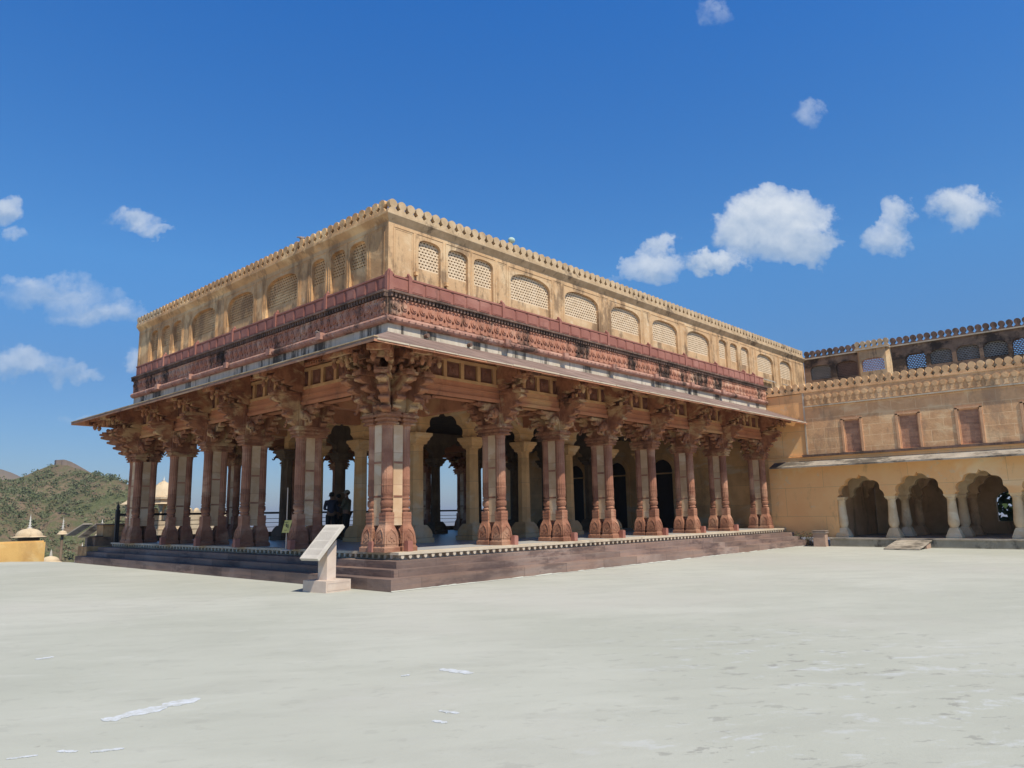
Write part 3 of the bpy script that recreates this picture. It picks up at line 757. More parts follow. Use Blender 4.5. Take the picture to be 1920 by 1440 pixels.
for k, (f_, u) in enumerate(lst):
    if k < 100:
        if f_ == 'S': inst('merlon', mer_me, par_s, (u, 1.85, 9.485))
        else: inst('merlon', mer_w, par_w, (1.24, u, 9.485), math.pi/2)
    else:
        o = [(x, z) for x, z in merlon_outline(.30, .36)]
        if f_ == 'S': rest.prism([(u+x, 9.485+z) for x, z in o], 1.79, 1.91)
        else: rest.prism([(u+x, 9.485+z) for x, z in o], 1.18, 1.30, 'yz')
tag(rest.build('far_merlons', M['merlon'], hall), kind='stuff')
# rainwater spout stubs
for (x, z) in ((2.1, 7.92), (3.2, 7.86)):
    MB().box(x, x+.09, 1.76, 1.868, z, z+.1).build('spout', M['ochre_w'], hall)
for x in (2.2, 3.75):
    mb = MB(); mb.tube([(x, 1.36, 6.20), (x, 1.50, 6.20)], .055, 10); mb.build('pipe_stub', M['darkmerlon'], hall)
for x in [5.17, 7.85, 10.5, 13.15, 15.8, 18.4, 21.0]:
    mb = MB(); mb.box(x-.11, x+.11, 1.27, 1.49, 6.37, 6.56); mb.lathe(x, 1.30, [(.10, 6.33), (.12, 6.36), (.12, 6.42)], 8); mb.build('moulding_boss', M['rope'], hall)
for y in [4.3, 7.0, 9.7, 12.4, 15.1]:
    mb = MB(); mb.box(.77, .985, y-.11, y+.11, 6.37, 6.56); mb.build('moulding_boss', M['rope'], hall)

# ------------------------------------------------------------------ platform and steps
XW = 22.9
def lshape(i, z0, z1, m, name, ynorth=19.86):
    mb = MB(); e = XW
    P = [(i, i), (e, i), (e, i+1.2), (i+1.2, i+1.2), (i+1.2, ynorth), (i, ynorth)]
    mb.prism(P, z0, z1, 'xy'); return mb.build(name, m, hall)
lshape(0, -.05, .255, M['step'], 'step')
lshape(.36, .2, .412, M['step'], 'step', 19.7)
lshape(.68, .3, .572, M['step'], 'step', 19.5)
mb = MB(); mb.box(1.12, XW, 1.12, 19.1, .1, .748); mb.build('platform_core', M['coping'], hall)
mb = MB(); mb.box(1.2, XW, 1.2, 19.05, .745, .7505); mb.build('floor', M['floor'], hall)
def coping():
    mb = MB(); mb.prism([(1.0, 1.0), (XW, 1.0), (XW, 1.4), (1.4, 1.4), (1.4, 19.1), (1.0, 19.1)], .69, .7515, 'xy')
    u = 1.13
    while u < XW-.05:
        mb.prism([(u-.045, .70), (u-.045, .63), (u-.02, .60), (u+.02, .60), (u+.045, .63), (u+.045, .70)], 1.015, 1.13); u += .235
    v = 1.30
    while v < 19:
        mb.prism([(v-.045, .70), (v-.045, .63), (v-.02, .60), (v+.02, .60), (v+.045, .63), (v+.045, .70)], 1.015, 1.13, 'yz'); v += .235
    mb.build('coping', M['coping'], hall)
coping()
MB().box(.9, XW, 19.1, 19.6, -25, .0).build('retaining_wall', M['darkwall'], hall)

# worn plaster lip where steps meet the yard: irregular white fillet
mb = MB(); x = 0.0
while x < 22.6:
    l = random.uniform(.25, .7); w_ = random.uniform(.01, .03)
    mb.add([(x, -w_, .006), (x+l, -w_*random.uniform(.5,1.4), .006), (x+l, 0.01, .02+random.uniform(0,.035)), (x, 0.01, .03)], [(0,1,2,3)]); x += l
mb.build('plaster_fillet', M['terrace'], hall)

# railing on the north edge
rail = empty('railing', (1.0, 19.0, .75), 0, 'dark iron and stone railing with finialed posts along the far edge of the hall', 'railing')
x = 0.15; k = 0
while x < 21.8:
    mb = MB(); mb.box(x-.07, x+.07, -.07, .07, -.1, 1.22); mb.lathe(x, 0, [(.09, 1.22), (.09, 1.26), (.04, 1.29), (.075, 1.36), (.05, 1.43), (.015, 1.50), (.01, 1.60)], 10)
    mb.build('post', M['black'], rail)
    if x+2.6 < 21.8:
        a, b = x+.07, x+2.63
        mb = MB(); mb.box(a, b, -.045, .045, 1.03, 1.12)
        for z in (.42, .62, .80): mb.box(a, b, -.012, .012, z, z+.025)
        mb.build('rail', M['black'], rail)
        MB().box(a, b, -.05, .05, -.1, .22).build('kerb_panel', M['darkwall'], rail)
    x += 2.7

# stepped end wall left of the steps
ew = empty('stepped_end_wall', (.9, 20.2, 0), 0, 'small brown stepped wall at the far left end of the hall steps', 'wall')
MB().box(.12, 1.62, -.1, .6, .95, 1.42).build('wall_block', M['ochre_w'], ew)
MB().box(-.18, 1.7, -.2, .7, .60, .955).build('wall_block', M['darkwall'], ew)
MB().box(-.50, 1.7, -.3, .7, -6, .60).build('wall_block', M['ochre_w'], ew)
mb = MB(); mb.box(.08, 1.66, -.16, .66, 1.42, 1.47); mb.box(-.22, .10, -.26, .4, .957, 1.0); mb.build('wall_cap', M['darkmerlon'], ew)

# ------------------------------------------------------------------ yard, terrain, hills
mb = MB(); mb.prism([(-70, -70), (70, -70), (70, -30), (30, -30), (30, 1.5), (23.5, 1.5), (23.5, 19.8), (.2, 19.8), (-.45, 22.2), (-1.3, 23.6), (-14, 24.4), (-70, 26)], -1.0, 0, 'xy')
tag(mb.build('terrace_ground', M['terrace'], None), kind='structure')

def hnoise(x, y):
    return (math.sin(x*.11+y*.05)*math.cos(y*.09-x*.03)+.5*math.sin(x*.27-y*.13+1)+.35*math.sin(x*.5+y*.41+2)*math.cos(y*.6)+.25*abs(math.sin(x*.23+math.sin(y*.07)*2)))
prof = [(0.10, .045), (.19, .050), (.215, .048), (.232, .048), (.2469, .0535), (.262, .062), (.276, .0685), (.286, .0690), (.297, .0635), (.31, .056), (.33, .045), (.3559, .0336), (.38, .022), (.42, .002), (.47, -.018), (.6, -.04), (3, -.05)]
def pf(tt):
    if tt <= prof[0][0]: return prof[0][1]
    for (a, za), (b, zb) in zip(prof, prof[1:]):
        if a <= tt <= b: return za+(zb-za)*(tt-a)/(b-a)
    return prof[-1][1]
YR = 300.
def H(x, y):
    """scrub hill: long ridge at y = YR falling to the gorge below the fort"""
    tt = (x-CX)/(YR-CY); D = YR-CY
    hr = 1.6+pf(tt)*D
    base = -34.
    if y < YR:
        s_ = max(0, min(1, (y-45)/(YR-45))); s_ = s_**.8
        z = base+(hr-base)*s_
    else: z = hr-(y-YR)*.35
    amp = 3.0*math.sin(math.pi*max(0, min(1, (y-45)/(YR-45))))
    return max(z+hnoise(x, y)*amp, -60)
NX, NY = 150, 130
vs = []; fs = []
for j in range(NY+1):
    y = 30+(j/NY)*420
    for i in range(NX+1):
        x = -80+(i/NX)*420; vs.append((x, y, H(x, y)))
for j in range(NY):
    for i in range(NX): a = j*(NX+1)+i; fs.append((a, a+1, a+NX+2, a+NX+1))
mb = MB(); mb.add(vs, fs, True); tag(mb.build('hill_terrain', M['hill'], None, False), kind='structure')
# farther bare hill at left
vs = []; fs = []
p2 = [(-.3, .075), (.10, .070), (.18, .067), (.2226, .0614), (.235, .057), (.247, .051), (.262, .040), (.29, .015), (.35, -.02), (.6, -.03)]
for j in range(30):
    y = 450+j*12
    for i in range(90):
        x = -150+i*6.; tt = (x-CX)/(620-CY); z = p2[0][1]
        for (a, za), (b, zb) in zip(p2, p2[1:]):
            if a <= tt <= b: z = za+(zb-za)*(tt-a)/(b-a)
        if tt > .6: z = -.03
        hr = 1.6+z*(620-CY); s_ = max(0, min(1, (y-450)/170)); zz = -60+(hr+60)*s_**.8 if y < 620 else hr-(y-620)*.4
        vs.append((x, y, zz+hnoise(x*.5, y*.5)*1.2*s_*(1-s_)*4))
for j in range(29):
    for i in range(89): a = j*90+i; fs.append((a, a+1, a+91, a+90))
mb = MB(); mb.add(vs, fs, True); tag(mb.build('distant_hill', M['farhill'], None, False), kind='structure')
mb = MB(); mb.add([(-5000, 20, -62), (7000, 20, -62), (7000, 7000, -62), (-5000, 7000, -62)], [(0,1,2,3)])
tag(mb.build('valley_ground', M['farhill'], None, False), kind='structure')

# scrub bushes
vs = []; fs = []
rng = random.Random(3)
def bush(cx, cy, cz, r, n):
    for _ in range(n):
        a = rng.uniform(0, 2*math.pi); e = rng.uniform(0, 1)**.6; zz = rng.uniform(-.1, 1)
        rr = r*e*math.sqrt(max(.05, 1-zz*zz*.8)); p = Vector((cx+rr*math.cos(a), cy+rr*math.sin(a), cz+r*.75*zz))
        s_ = rng.uniform(.14, .34)*(r/1.6)**.5; u = Vector((rng.uniform(-1,1), rng.uniform(-1,1), rng.uniform(-1,1))).normalized()
        v_ = u.cross(Vector((rng.uniform(-1,1), rng.uniform(-1,1), rng.uniform(-1,1)))).normalized()
        k = len(vs); vs.extend([tuple(p+u*s_), tuple(p+v_*s_), tuple(p-u*s_), tuple(p-v_*s_*.8)]); fs.append((k, k+1, k+2, k+3))
cnt = 0
while cnt < 4200:
    y = rng.uniform(60, 299)**1.0; tt = rng.uniform(.15, .48); x = CX+tt*(y-CY)
    gn = hnoise(x*.35, y*.35)
    if tt > .28 and y > 275: continue
    up_ = (y-60)/240
    left = max(0, .33-tt)*5
    if gn*.5+left*.45+up_*.3+.35 < rng.uniform(-.2, 1.2): continue
    bush(x, y, H(x, y), rng.choice((.5,.7,.9,1.2,1.8)), 22); cnt += 1
mb = MB(); mb.add(vs, fs); tag(mb.build('hill_scrub', M['shrub'], None, False), 'scattered green scrub bushes on the tan hillside at left', 'scrub', kind='stuff')

# fort wall running down the ridge
fwall = empty('ridge_fort_wall', (0, 0, 0), 0, 'brown fortification wall running down the ridge of the distant hill', 'wall')
pts = []
x = 76.
while x < 160: pts.append(x); x += 2.5
mb = MB()
for a, b in zip(pts, pts[1:]):
    za, zb = H(a, YR)-.5, H(b, YR)-.5
    hh = 1.6
    mb.add([(a, YR-4, za-3), (b, YR-4, zb-3), (b, YR-4, zb+hh), (a, YR-4, za+hh), (a, YR-2, za-3), (b, YR-2, zb-3), (b, YR-2, zb+hh), (a, YR-2, za+hh)],
           [(0,1,2,3), (3,2,6,7), (5,4,7,6), (0,3,7,4), (1,5,6,2)])
mb.build('wall_run', M['ridgewall'], fwall)
mb = MB(); mb.box(77.8, 79.4, YR-4.6, YR-2.2, H(78, YR)-3, H(78, YR)+.9); mb.build('bastion', M['ridgewall'], fwall)

# ------------------------------------------------------------------ things beyond the terrace at left
yw = empty('yellow_parapet_wall', (-1.0, 24.3, 0), 0, 'low yellow limewashed wall at the left edge beyond the pale terrace', 'wall')
mb = MB(); mb.box(-14, 1.10, -.2, .2, -8, .74); mb.build('wall_face', M['yellowwall'], yw)
mb = MB(); mb.box(-14, 1.05, -.14, .14, .74, .80); mb.build('wall_top', M['yellowwall'], yw)

def kiosk(name, c, r, label, cat, ztop, group=None, low=-6, fin=.9):
    """domed kiosk: drum, ribbed dome, finial; c=(x,y), ztop = dome crown"""
    o = empty(name, (c[0], c[1], 0), 0, label, cat, group)
    h = r*.62; zb = ztop-h
    mb = MB(); mb.lathe(0, 0, [(r*1.0, zb), (r*.98, zb+h*.25), (r*.85, zb+h*.55), (r*.6, zb+h*.82), (r*.3, zb+h*.95), (r*.12, ztop)], 24, True, .03)
    mb.build('dome', M['dome'], o)
    mb = MB(); f = fin
    mb.lathe(0, 0, [(r*.16, ztop-.02), (r*.2, ztop+.04*f), (.03, ztop+.10*f), (.10, ztop+.18*f), (.03, ztop+.26*f), (.075, ztop+.36*f), (.025, ztop+.44*f), (.06, ztop+.54*f), (.02, ztop+.62*f), (.045, ztop+.70*f), (.012, ztop+.82*f), (.005, ztop+1.0*f)], 10)
    mb.build('finial', M['finial'], o)
    mb = MB(); mb.lathe(0, 0, [(r*1.25, zb-.10), (r*1.3, zb-.06), (r*1.02, zb+.0)], 16, False); mb.build('eave', M['dome'], o)
    mb = MB(); mb.lathe(0, 0, [(r*(.8 if r > .5 else .35), low), (r*(.8 if r > .5 else .35), zb-.1)], 8, False); mb.build('drum', M['tan'], o)
    return o
kiosk('domed_kiosk', (3.5, 39.8), .74, 'pale plaster dome with tall finial rising behind the yellow wall', 'dome', 1.22)
kiosk('domed_kiosk', (4.9, 38.4), .24, 'smallest slender finialed dome right of the pale dome on the hillside', 'dome', 1.05, fin=.8)
def finial_thing(loc, h, label):
    o = empty('ringed_finial', loc, 0, label, 'finial', 'white ringed finials left of the steps')
    mb = MB(); pr_ = [(.16, 0)]
    for k in range(5):
        z = .1+k*.17; r = .12-.018*k; pr_ += [(r*.4, z), (r, z+.05), (r, z+.08), (r*.4, z+.12)]
    pr_ += [(.02, 1.0), (.004, 1.15)]
    mb.lathe(0, 0, [(r, z*h) for r, z in pr_], 10); mb.build('spire', M['finial'], o)
    mb = MB(); mb.square(0, 0, [(.26, -.4), (.24, -.1), (.14, .02)]); mb.build('base', M['dome'], o)
finial_thing((3.92, 28.9, .98), .62, 'white ringed finial beside the stepped wall, higher of the two')
finial_thing((3.35, 29.8, -.2), .62, 'white ringed finial low beside the steps, lower of the two')
kiosk('small_dome', (2.35, 31.2), .42, 'small white dome just right of the yellow wall end', 'dome', -.15, fin=.35)
sr = empty('sloping_roof', (4.9, 33.9, 0), 0, 'grey sloping stone roof slabs on the slope left of the stepped wall', 'roof')
for ax, az in ((-.62, .12), (.0, 0)):
    q = [(-.45+ax, .3, .75+az), (-.02+ax, .1, .75+az), (.62+ax, -.6, 1.45+az*.2), (.19+ax, -.4, 1.45+az*.2)]
    mb = MB(); mb.add(q+[(x, y, z-.07) for x, y, z in q], [(0,1,2,3), (7,6,5,4), (0,4,5,1), (1,5,6,2), (2,6,7,3), (3,7,4,0)]); mb.build('roof_slab', M['canopy'], sr)
mb = MB(); mb.box(-.1, .6, -.4, .1, -7, .68); mb.build('wall', M['ridgewall'], sr)

# chhatri pavilion seen through the first bay
ch = empty('chhatri', (13.1, 44.2, 0), R(18), 'cream domed chhatri pavilion seen between the left end pillars', 'pavilion')
mb = MB(); mb.lathe(0, 0, [(.98, 3.22), (.98, 3.36), (.88, 3.45), (.80, 3.75), (.58, 4.10), (.32, 4.32), (.13, 4.42), (.05, 4.50)], 24, True, .03); mb.build('dome', M['dome'], ch)
mb = MB(); mb.lathe(0, 0, [(.10, 4.46), (.14, 4.50), (.03, 4.56), (.07, 4.62), (.02, 4.68), (.01, 4.8)], 10); mb.build('finial', M['finial'], ch)
mb = MB(); mb.box(-1.15, 1.15, -1.15, 1.15, 3.08, 3.22); mb.box(-1.0, 1.0, -1.0, 1.0, 2.72, 3.08); mb.square(0, 0, [(1.25, 2.74), (1.0, 2.86)]); mb.build('entablature', M['dome'], ch)
for sx in (-1, 1):
    for sy in (-1, 1):
        mb = MB(); mb.lathe(sx*.82, sy*.82, [(.14, .9), (.10, 1.1), (.09, 2.3), (.16, 2.5), (.22, 2.72)], 8, False); mb.build('column', M['dome'], ch)
mb = MB(); mb.box(-1.3, 1.3, -1.3, 1.3, -8, .9); mb.box(-1.1, 1.1, -1.1, -1.0, .9, 1.5); mb.build('base', M['dome'], ch)
c2 = empty('flat_pavilion', (13.3, 49.0, 0), R(18), 'low cream pavilion with a flat pale eave left of the chhatri', 'pavilion')
mb = MB(); mb.square(0, 0, [(1.0, 2.82), (.97, 2.86), (.7, 3.08), (.6, 3.3)]); mb.build('eave', M['dome'], c2)
for sx in (-1, 1):
    for sy in (-1, 1):
        mb = MB(); mb.lathe(sx*.62, sy*.62, [(.12, .9), (.08, 1.1), (.08, 2.3), (.2, 2.82)], 8, False); mb.build('column', M['dome'], c2)
mb = MB(); mb.box(-.85, .85, -.85, .85, -8, .9); mb.box(-.85, .85, -.85, -.78, .9, 1.45); mb.build('base', M['dome'], c2)
gb = empty('garden_wall', (15.2, 46, 0), R(18), 'cream wall with rounded crest behind the chhatri', 'wall')
mb = MB(); mb.box(-3.0, 5, 0, .3, -8, 2.2)
for k in range(12): mb.ball((-2.8+k*.65, .15, 2.2), .3, .16, .3, 10, 6)
mb.build('wall_face', M['dome'], gb)

# ------------------------------------------------------------------ palace wing on the right
wing = empty('palace_wing', (XW, -8, 0), 0, 'ochre palace wing with arcaded gallery below and latticed terrace above at the right', 'palace')
def FG(p): return (p[1]-XW, p[0]+8, p[2])       # wing facade local to its empty: (u=y, d=x, z)
YE = -17.0
# arcade wall
pitch = 2.17; cols = [-3.42-pitch*i for i in range(6)]; edges = [-1.25]+cols
loops = [[(YE, .36), (1.6, .36), (1.6, 3.86), (YE, 3.86)]]
allarches = []
for a, b in zip(edges, edges[1:]):
    r_, l_ = (a-.20 if a != -1.25 else a-.10), b+.20
    allarches.append((l_, r_))
wall = MB(FG)
ol = []
for l_, r_ in allarches: loops.append(arch(l_, r_, .362, 2.10, 2.92, 'cusp', 40)) if False else None
loops = [l for l in loops if l]
# outline with the arches open at the bottom
out = [(YE, 2.04), (YE, 3.86), (1.6, 3.86), (1.6, .36), (-1.30, .36), (-1.30, 2.04)]
a_l = []
for (l_, r_) in allarches:
    q = arch(l_, r_, 2.04, 2.10, 2.92, 'cusp', 40)[1:]      # (r,zb),(r,zs)...(l,zs)
    a_l += q+[(l_, 2.04)]
tri_out = out+a_l
wall.holed([tri_out], XW, XW+.45)
wl = wall.build('gallery_wall', M['wingpl'], wing)
def gal_col(y, x, m, name='gallery_column', s=1.):
    mb = MB(); mb.square(0, 0, [(.27, .36), (.27, .46), (.25, .48), (.19, .66), (.15, .74), (.15, .76)])
    mb.lathe(0, 0, [(.13, .75), (.16, .80), (.20, .90), (.21, 1.00), (.19, 1.2), (.165, 1.6), (.15, 1.86), (.175, 1.88), (.175, 1.92), (.15, 1.93)], 16, True, .04)
    mb.square(0, 0, [(.15, 1.92), (.18, 1.95), (.18, 1.98), (.22, 2.02), (.22, 2.045)])
    o = mb.build(name, m, wing); o.location = (x-XW, y+8, 0); return o
for y in cols: gal_col(y, XW+.225, M['wingcol'])
gal_col(-1.42, XW+.225, M['wingcol'])
# second row and rear wall
def row2(dx, mat):
    o2 = [(YE, 2.04), (YE, 3.3), (-1.2, 3.3), (-1.2, 2.04)]
    for (l_, r_) in allarches: o2 += arch(l_, r_, 2.04, 2.10, 2.85, 'cusp', 40)[1:]+[(l_, 2.04)]
    mb = MB(FG); mb.holed([o2], XW+dx, XW+dx+.3); mb.build('rear_arcade', mat, wing)
    for y in cols: gal_col(y, XW+dx+.15, mat)
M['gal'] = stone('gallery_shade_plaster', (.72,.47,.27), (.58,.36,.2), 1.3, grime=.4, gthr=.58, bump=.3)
row2(1.9, M['wingcol'])
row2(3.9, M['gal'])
mb = MB(FG)
def rearwall():
    lp = [[(YE, .36), (-1.1, .36), (-1.1, 3.3), (YE, 3.3)]]
    for (l_, r_) in allarches[2:]:
        lp.append(arch(l_+.3, r_-.3, .9, 1.8, 2.2, 'round', 14))
    mb.holed(lp, XW+5.8, XW+6.1)
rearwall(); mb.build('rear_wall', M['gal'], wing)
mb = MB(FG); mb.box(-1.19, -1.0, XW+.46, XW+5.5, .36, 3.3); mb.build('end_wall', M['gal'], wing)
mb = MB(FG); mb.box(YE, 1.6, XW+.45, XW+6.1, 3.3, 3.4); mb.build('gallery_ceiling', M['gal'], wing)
mb = MB(FG); mb.box(YE, -1.02, XW-.42, XW+6.1, -.2, .30); o = mb.build('plinth', M['plinth'], wing)
mb = MB(FG); mb.box(YE, -1.0, XW-.46, XW+6.1, .302, .36); mb.build('plinth_slab', M['canopy'], o)
# canopy
mb = MB(FG); q = [(YE, XW-.62, 3.36), (1.3, XW-.62, 3.36), (1.3, XW, 3.60), (YE, XW, 3.60)]
mb.add(q+[(a, b, c+.06) for a, b, c in q], [(0,3,2,1), (4,5,6,7), (0,1,5,4), (1,2,6,5), (2,3,7,6), (3,0,4,7)])
mb.build('canopy', M['canopy'], wing)
mb = MB(FG); mb.box(YE, -.02, XW-.09, XW, 3.84, 3.93); mb.build('string_course', M['darkmerlon'], wing)
mb = MB(FG); mb.box(-.01, 1.6, XW-.04, XW, 3.88, 3.93); mb.build('string_course', M['wingpl'], wing)
# upper masonry with blind panels
pan = [(-2.62, -1.80), (-4.87, -3.98), (-7.03, -6.14), (-9.2, -8.3), (-11.4, -10.5)]
lp = [[(YE, 3.862), (-.24, 3.862), (-.24, 6.06), (YE, 6.06)]]
for a, b in pan: lp.append([(a, 3.95), (b, 3.95), (b, 5.38), (a, 5.38)])
mb = MB(FG); mb.holed(lp, XW, XW+.3); mw_ = mb.build('masonry_wall', M['wing'], wing)
for a, b in pan:
    mb = MB(FG); mb.box(a+.001, b-.001, XW+.06, XW+.2, 3.95, 5.38); p_ = mb.build('blind_panel', M['wingred'], wing)
    mb = MB(FG); z0, z1 = 3.95, 5.38
    for w_, d_ in ((.07, -.03), (.12, .03)):
        mb.box(a-.02+(.0 if d_ < 0 else .08), a+w_, XW+d_, XW+d_+.06, z0, z1); mb.box(b-w_, b+.02-(.0 if d_ < 0 else .08), XW+d_, XW+d_+.06, z0, z1)
        mb.box(a-.02, b+.02, XW+d_, XW+d_+.06, z1-w_+.02, z1+.03 if d_ < 0 else z1)
    mb.build('panel_frame', M['wingtrim'], p_)
mb = MB(FG); mb.box(-.238, 1.6, XW+.03, XW+.3, 3.862, 6.68); mb.build('recess_wall', M['wingpl'], wing)
mb = MB(FG); mb.box(-.27, -.20, XW-.012, XW+.029, 3.95, 6.70); mb.build('corner_bead', M['coping'], wing)
# frieze with roundels
mb = MB(FG); mb.box(YE, -.28, XW+.0, XW+.3, 6.062, 6.70); fz = mb.build('frieze', M['frieze'], wing)
mb = MB(FG); mb.box(YE, -.28, XW-.10, XW-.001, 6.04, 6.09); mb.build('frieze_ledge', M['coping'], fz)
mb = MB(FG); y = -.45
while y > -12:
    for (c, z, r) in ((y, 6.46, .135),):
        rg = [(c+r*math.cos(2*math.pi*k/12), z+r*math.sin(2*math.pi*k/12)) for k in range(12)]
        ri = [(c+r*.72*math.cos(2*math.pi*k/12), z+r*.72*math.sin(2*math.pi*k/12)) for k in range(12)]
        mb.prism(rg, XW-.035, XW-.001); mb.prism(ri, XW-.05, XW-.034)
        mb.prism([(c-.10, 6.12), (c+.10, 6.12), (c+.04, 6.22), (c+.08, 6.33), (c-.08, 6.33), (c-.04, 6.22)], XW-.04, XW-.001)
    y -= .30
mb.build('roundel_row', M['frieze'], fz)
mb = MB(FG); mb.box(YE, 1.5, XW-.03, XW+.2, 6.70, 6.74); bb = mb.build('battlement_base', M['frieze'], wing)
wm = MB().prism(merlon_outline(.30, .42), -.07, .07, 'yz').data('merlon', M['frieze'])
y = 1.3
for k in range(38):
    o = inst('merlon', wm, bb, (.08, y+8, 6.735)); y -= .303
mb = MB(FG); mb.box(YE, 1.86, XW+.31, 31.2, 6.9, 7.0); mb.build('upper_floor', M['plinth'], wing)
# upper latticed storey
XU = 28.9
def uw(a, b, x, wins, mat, zt=9.37):
    lp = [[(b, 7.0), (a, 7.0), (a, zt), (b, zt)]]
    for (w0, w1, z0, z1, m) in wins: lp.append(arch(w0, w1, z0, z1-.25, z1, 'flat', 14))
    mb = MB(FG); mb.holed(lp, x, x+.3); o = mb.build('terrace_wall', mat, wing)
    for (w0, w1, z0, z1, m) in wins:
        mb = MB(FG); lattice(mb, w0-.02, w1+.02, z0-.02, z1+.02, x+.14, .12, .085, .035, .035, .04)
        l = mb.build('lattice_window', m, o)
        if m in (M['lat_gray'], M['lat_brown']):
            mb = MB(FG); mb.box(w0-.02, w1+.02, x+.24, x+.29, z0-.02, z1+.02); mb.build('added_backing_plate', M['darkwall'], l)  # plate added behind the lattice to block the sky
    return o
M['lat_brown'] = stone('brown_lattice', (.34,.2,.14), (.25,.15,.1), 5, bump=.3)
uw(1.86, -.9, XU, [(.50, 1.55, 8.25, 9.0, M['lat_gray']), (-.82, .22, 8.25, 9.02, M['lat_brown'])], M['darkwall'])
uw(-2.46, YE, XU, [(-3.95, -3.06, 8.2, 8.92, M['lat_dark']), (-5.07, -4.14, 8.25, 8.95, M['lat_gray']), (-6.18, -5.24, 8.25, 8.95, M['lat_gray']), (-7.28, -6.33, 8.25, 8.95, M['lat_gray']), (-8.6, -7.45, 8.2, 8.95, M['lat_dark'])], M['darkwall'])
# projecting bay (canted)
mb = MB(FG)
b3 = (-2.20, -1.14)
lp = [[(-2.3, 7.0), (-1.05, 7.0), (-1.05, 9.37), (-2.3, 9.37)], arch(b3[0], b3[1], 8.28, 8.7, 8.92, 'flat', 14)]
mb.holed(lp, XU-.35, XU-.15)
mb.add([(-1.05, XU-.35, 7.0), (-.88, XU, 7.0), (-.88, XU, 9.37), (-1.05, XU-.35, 9.37)], [(0,1,2,3)])
mb.add([(-2.3, XU-.35, 7.0), (-2.46, XU, 7.0), (-2.46, XU, 9.37), (-2.3, XU-.35, 9.37)], [(0,1,2,3)])
bay = mb.build('bay_wall', M['ochre'], wing)
mb = MB(FG); lattice(mb, b3[0]-.02, b3[1]+.02, 8.26, 8.93, XU-.27, .12, .085, .04, .04, .04); mb.build('lattice_window', M['lat_pink'], bay)
mb = MB(FG); mb.box(-2.46, -.88, XU-.45, XU-.1, 9.37, 9.43); mb.box(YE, -2.46, XU-.1, XU+.3, 9.372, 9.43); mb.box(-.88, 1.86, XU-.1, XU+.3, 9.372, 9.43); ub = mb.build('battlement_base', M['coping'], wing)
um = MB().prism(merlon_outline(.30, .42), -.08, .08, 'yz').data('merlon', M['darkmerlon'])
um2 = MB().prism(merlon_outline(.27, .42), -.08, .08, 'yz').data('merlon', M['merlon'])
y = 1.70
for k in range(45):
    if -2.45 < y < -.90: y -= .305; continue
    inst('merlon', um, ub, (XU-XW+.1, y+8, 9.425)); y -= .305
for k in range(6): inst('merlon', um2, ub, (XU-XW-.27, -1.0-.27*k+8, 9.425))
# hall end wall (wing wall inside the hall) with arched doorways
lp = [[(1.6, .75), (19.0, .75), (19.0, 5.36), (1.6, 5.36)]]
doors = [(6.62, 8.0), (9.43, 10.8), (12.25, 13.6)]
for a, b in doors: lp.append(arch(a, b, .752, 3.55, 4.2, 'round', 20))
mb = MB(FG); mb.holed(lp, XW+.0, XW+.4); ewl = mb.build('hall_end_wall', M['inner'], wing)
for a, b in doors:
    mb = MB(FG)
    o_ = arch(a-.22, b+.22, .752, 3.55, 4.45, 'round', 20); i_ = arch(a-.02, b+.02, .752, 3.55, 4.22, 'round', 20)
    n = len(o_)
    for i in range(1, n-1):
        j = i+1
        if j >= n: break
        mb.add([(o_[i][0], XW-.05, o_[i][1]), (o_[j][0], XW-.05, o_[j][1]), (i_[j][0], XW-.05, i_[j][1]), (i_[i][0], XW-.05, i_[i][1]),
                (o_[i][0], XW-.001, o_[i][1]), (o_[j][0], XW-.001, o_[j][1]), (i_[j][0], XW+.02, i_[j][1]), (i_[i][0], XW+.02, i_[i][1])],
               [(0,1,2,3), (0,4,5,1), (2,6,7,3)])
    mb.box(b+.0, b+.22, XW-.05, XW-.001, .76, 3.55); mb.box(a-.22, a, XW-.05, XW-.001, .76, 3.55)
    d_ = mb.build('doorway', M['inner'], ewl)
    mb = MB(FG); mb.box(a, b, XW+.1, XW+.16, 3.45, 3.52); mb.build('transom', M['inner'], d_)
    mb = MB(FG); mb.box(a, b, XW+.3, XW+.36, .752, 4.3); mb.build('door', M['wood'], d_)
mb = MB(FG); mb.box(19.0, 19.9, XW, XW+.5, -25, 7); mb.build('end_pier', M['ochre_w'], wing)
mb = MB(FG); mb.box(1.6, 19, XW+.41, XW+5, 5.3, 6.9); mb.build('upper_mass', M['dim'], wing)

# ------------------------------------------------------------------ small things
# information plinth
st = empty('info_stand', (-.62, 1.45, 0), R(9), 'pinkish stone information stand with a tilted engraved slab in front of the steps', 'information stand')
mb = MB(); mb.box(-.36, .36, -.36, .36, 0, .245); mb.build('base', M['sign'], st)
mb = MB()
for (a, b, c, d) in ((-.32, .32, .04, .055), (-.32, .32, .19, .205)): mb.box(a, b, -.366, -.3605, c, d)
mb.box(-.32, -.305, -.366, -.3605, .055, .19); mb.box(.305, .32, -.366, -.3605, .055, .19)
mb.build('base_border', M['sign'], st)
mb = MB(); mb.prism([(-.16, .246), (.10, .246), (.10, 1.10), (-.16, .86)], -.16, .12); mb.build('post', M['sign'], st)
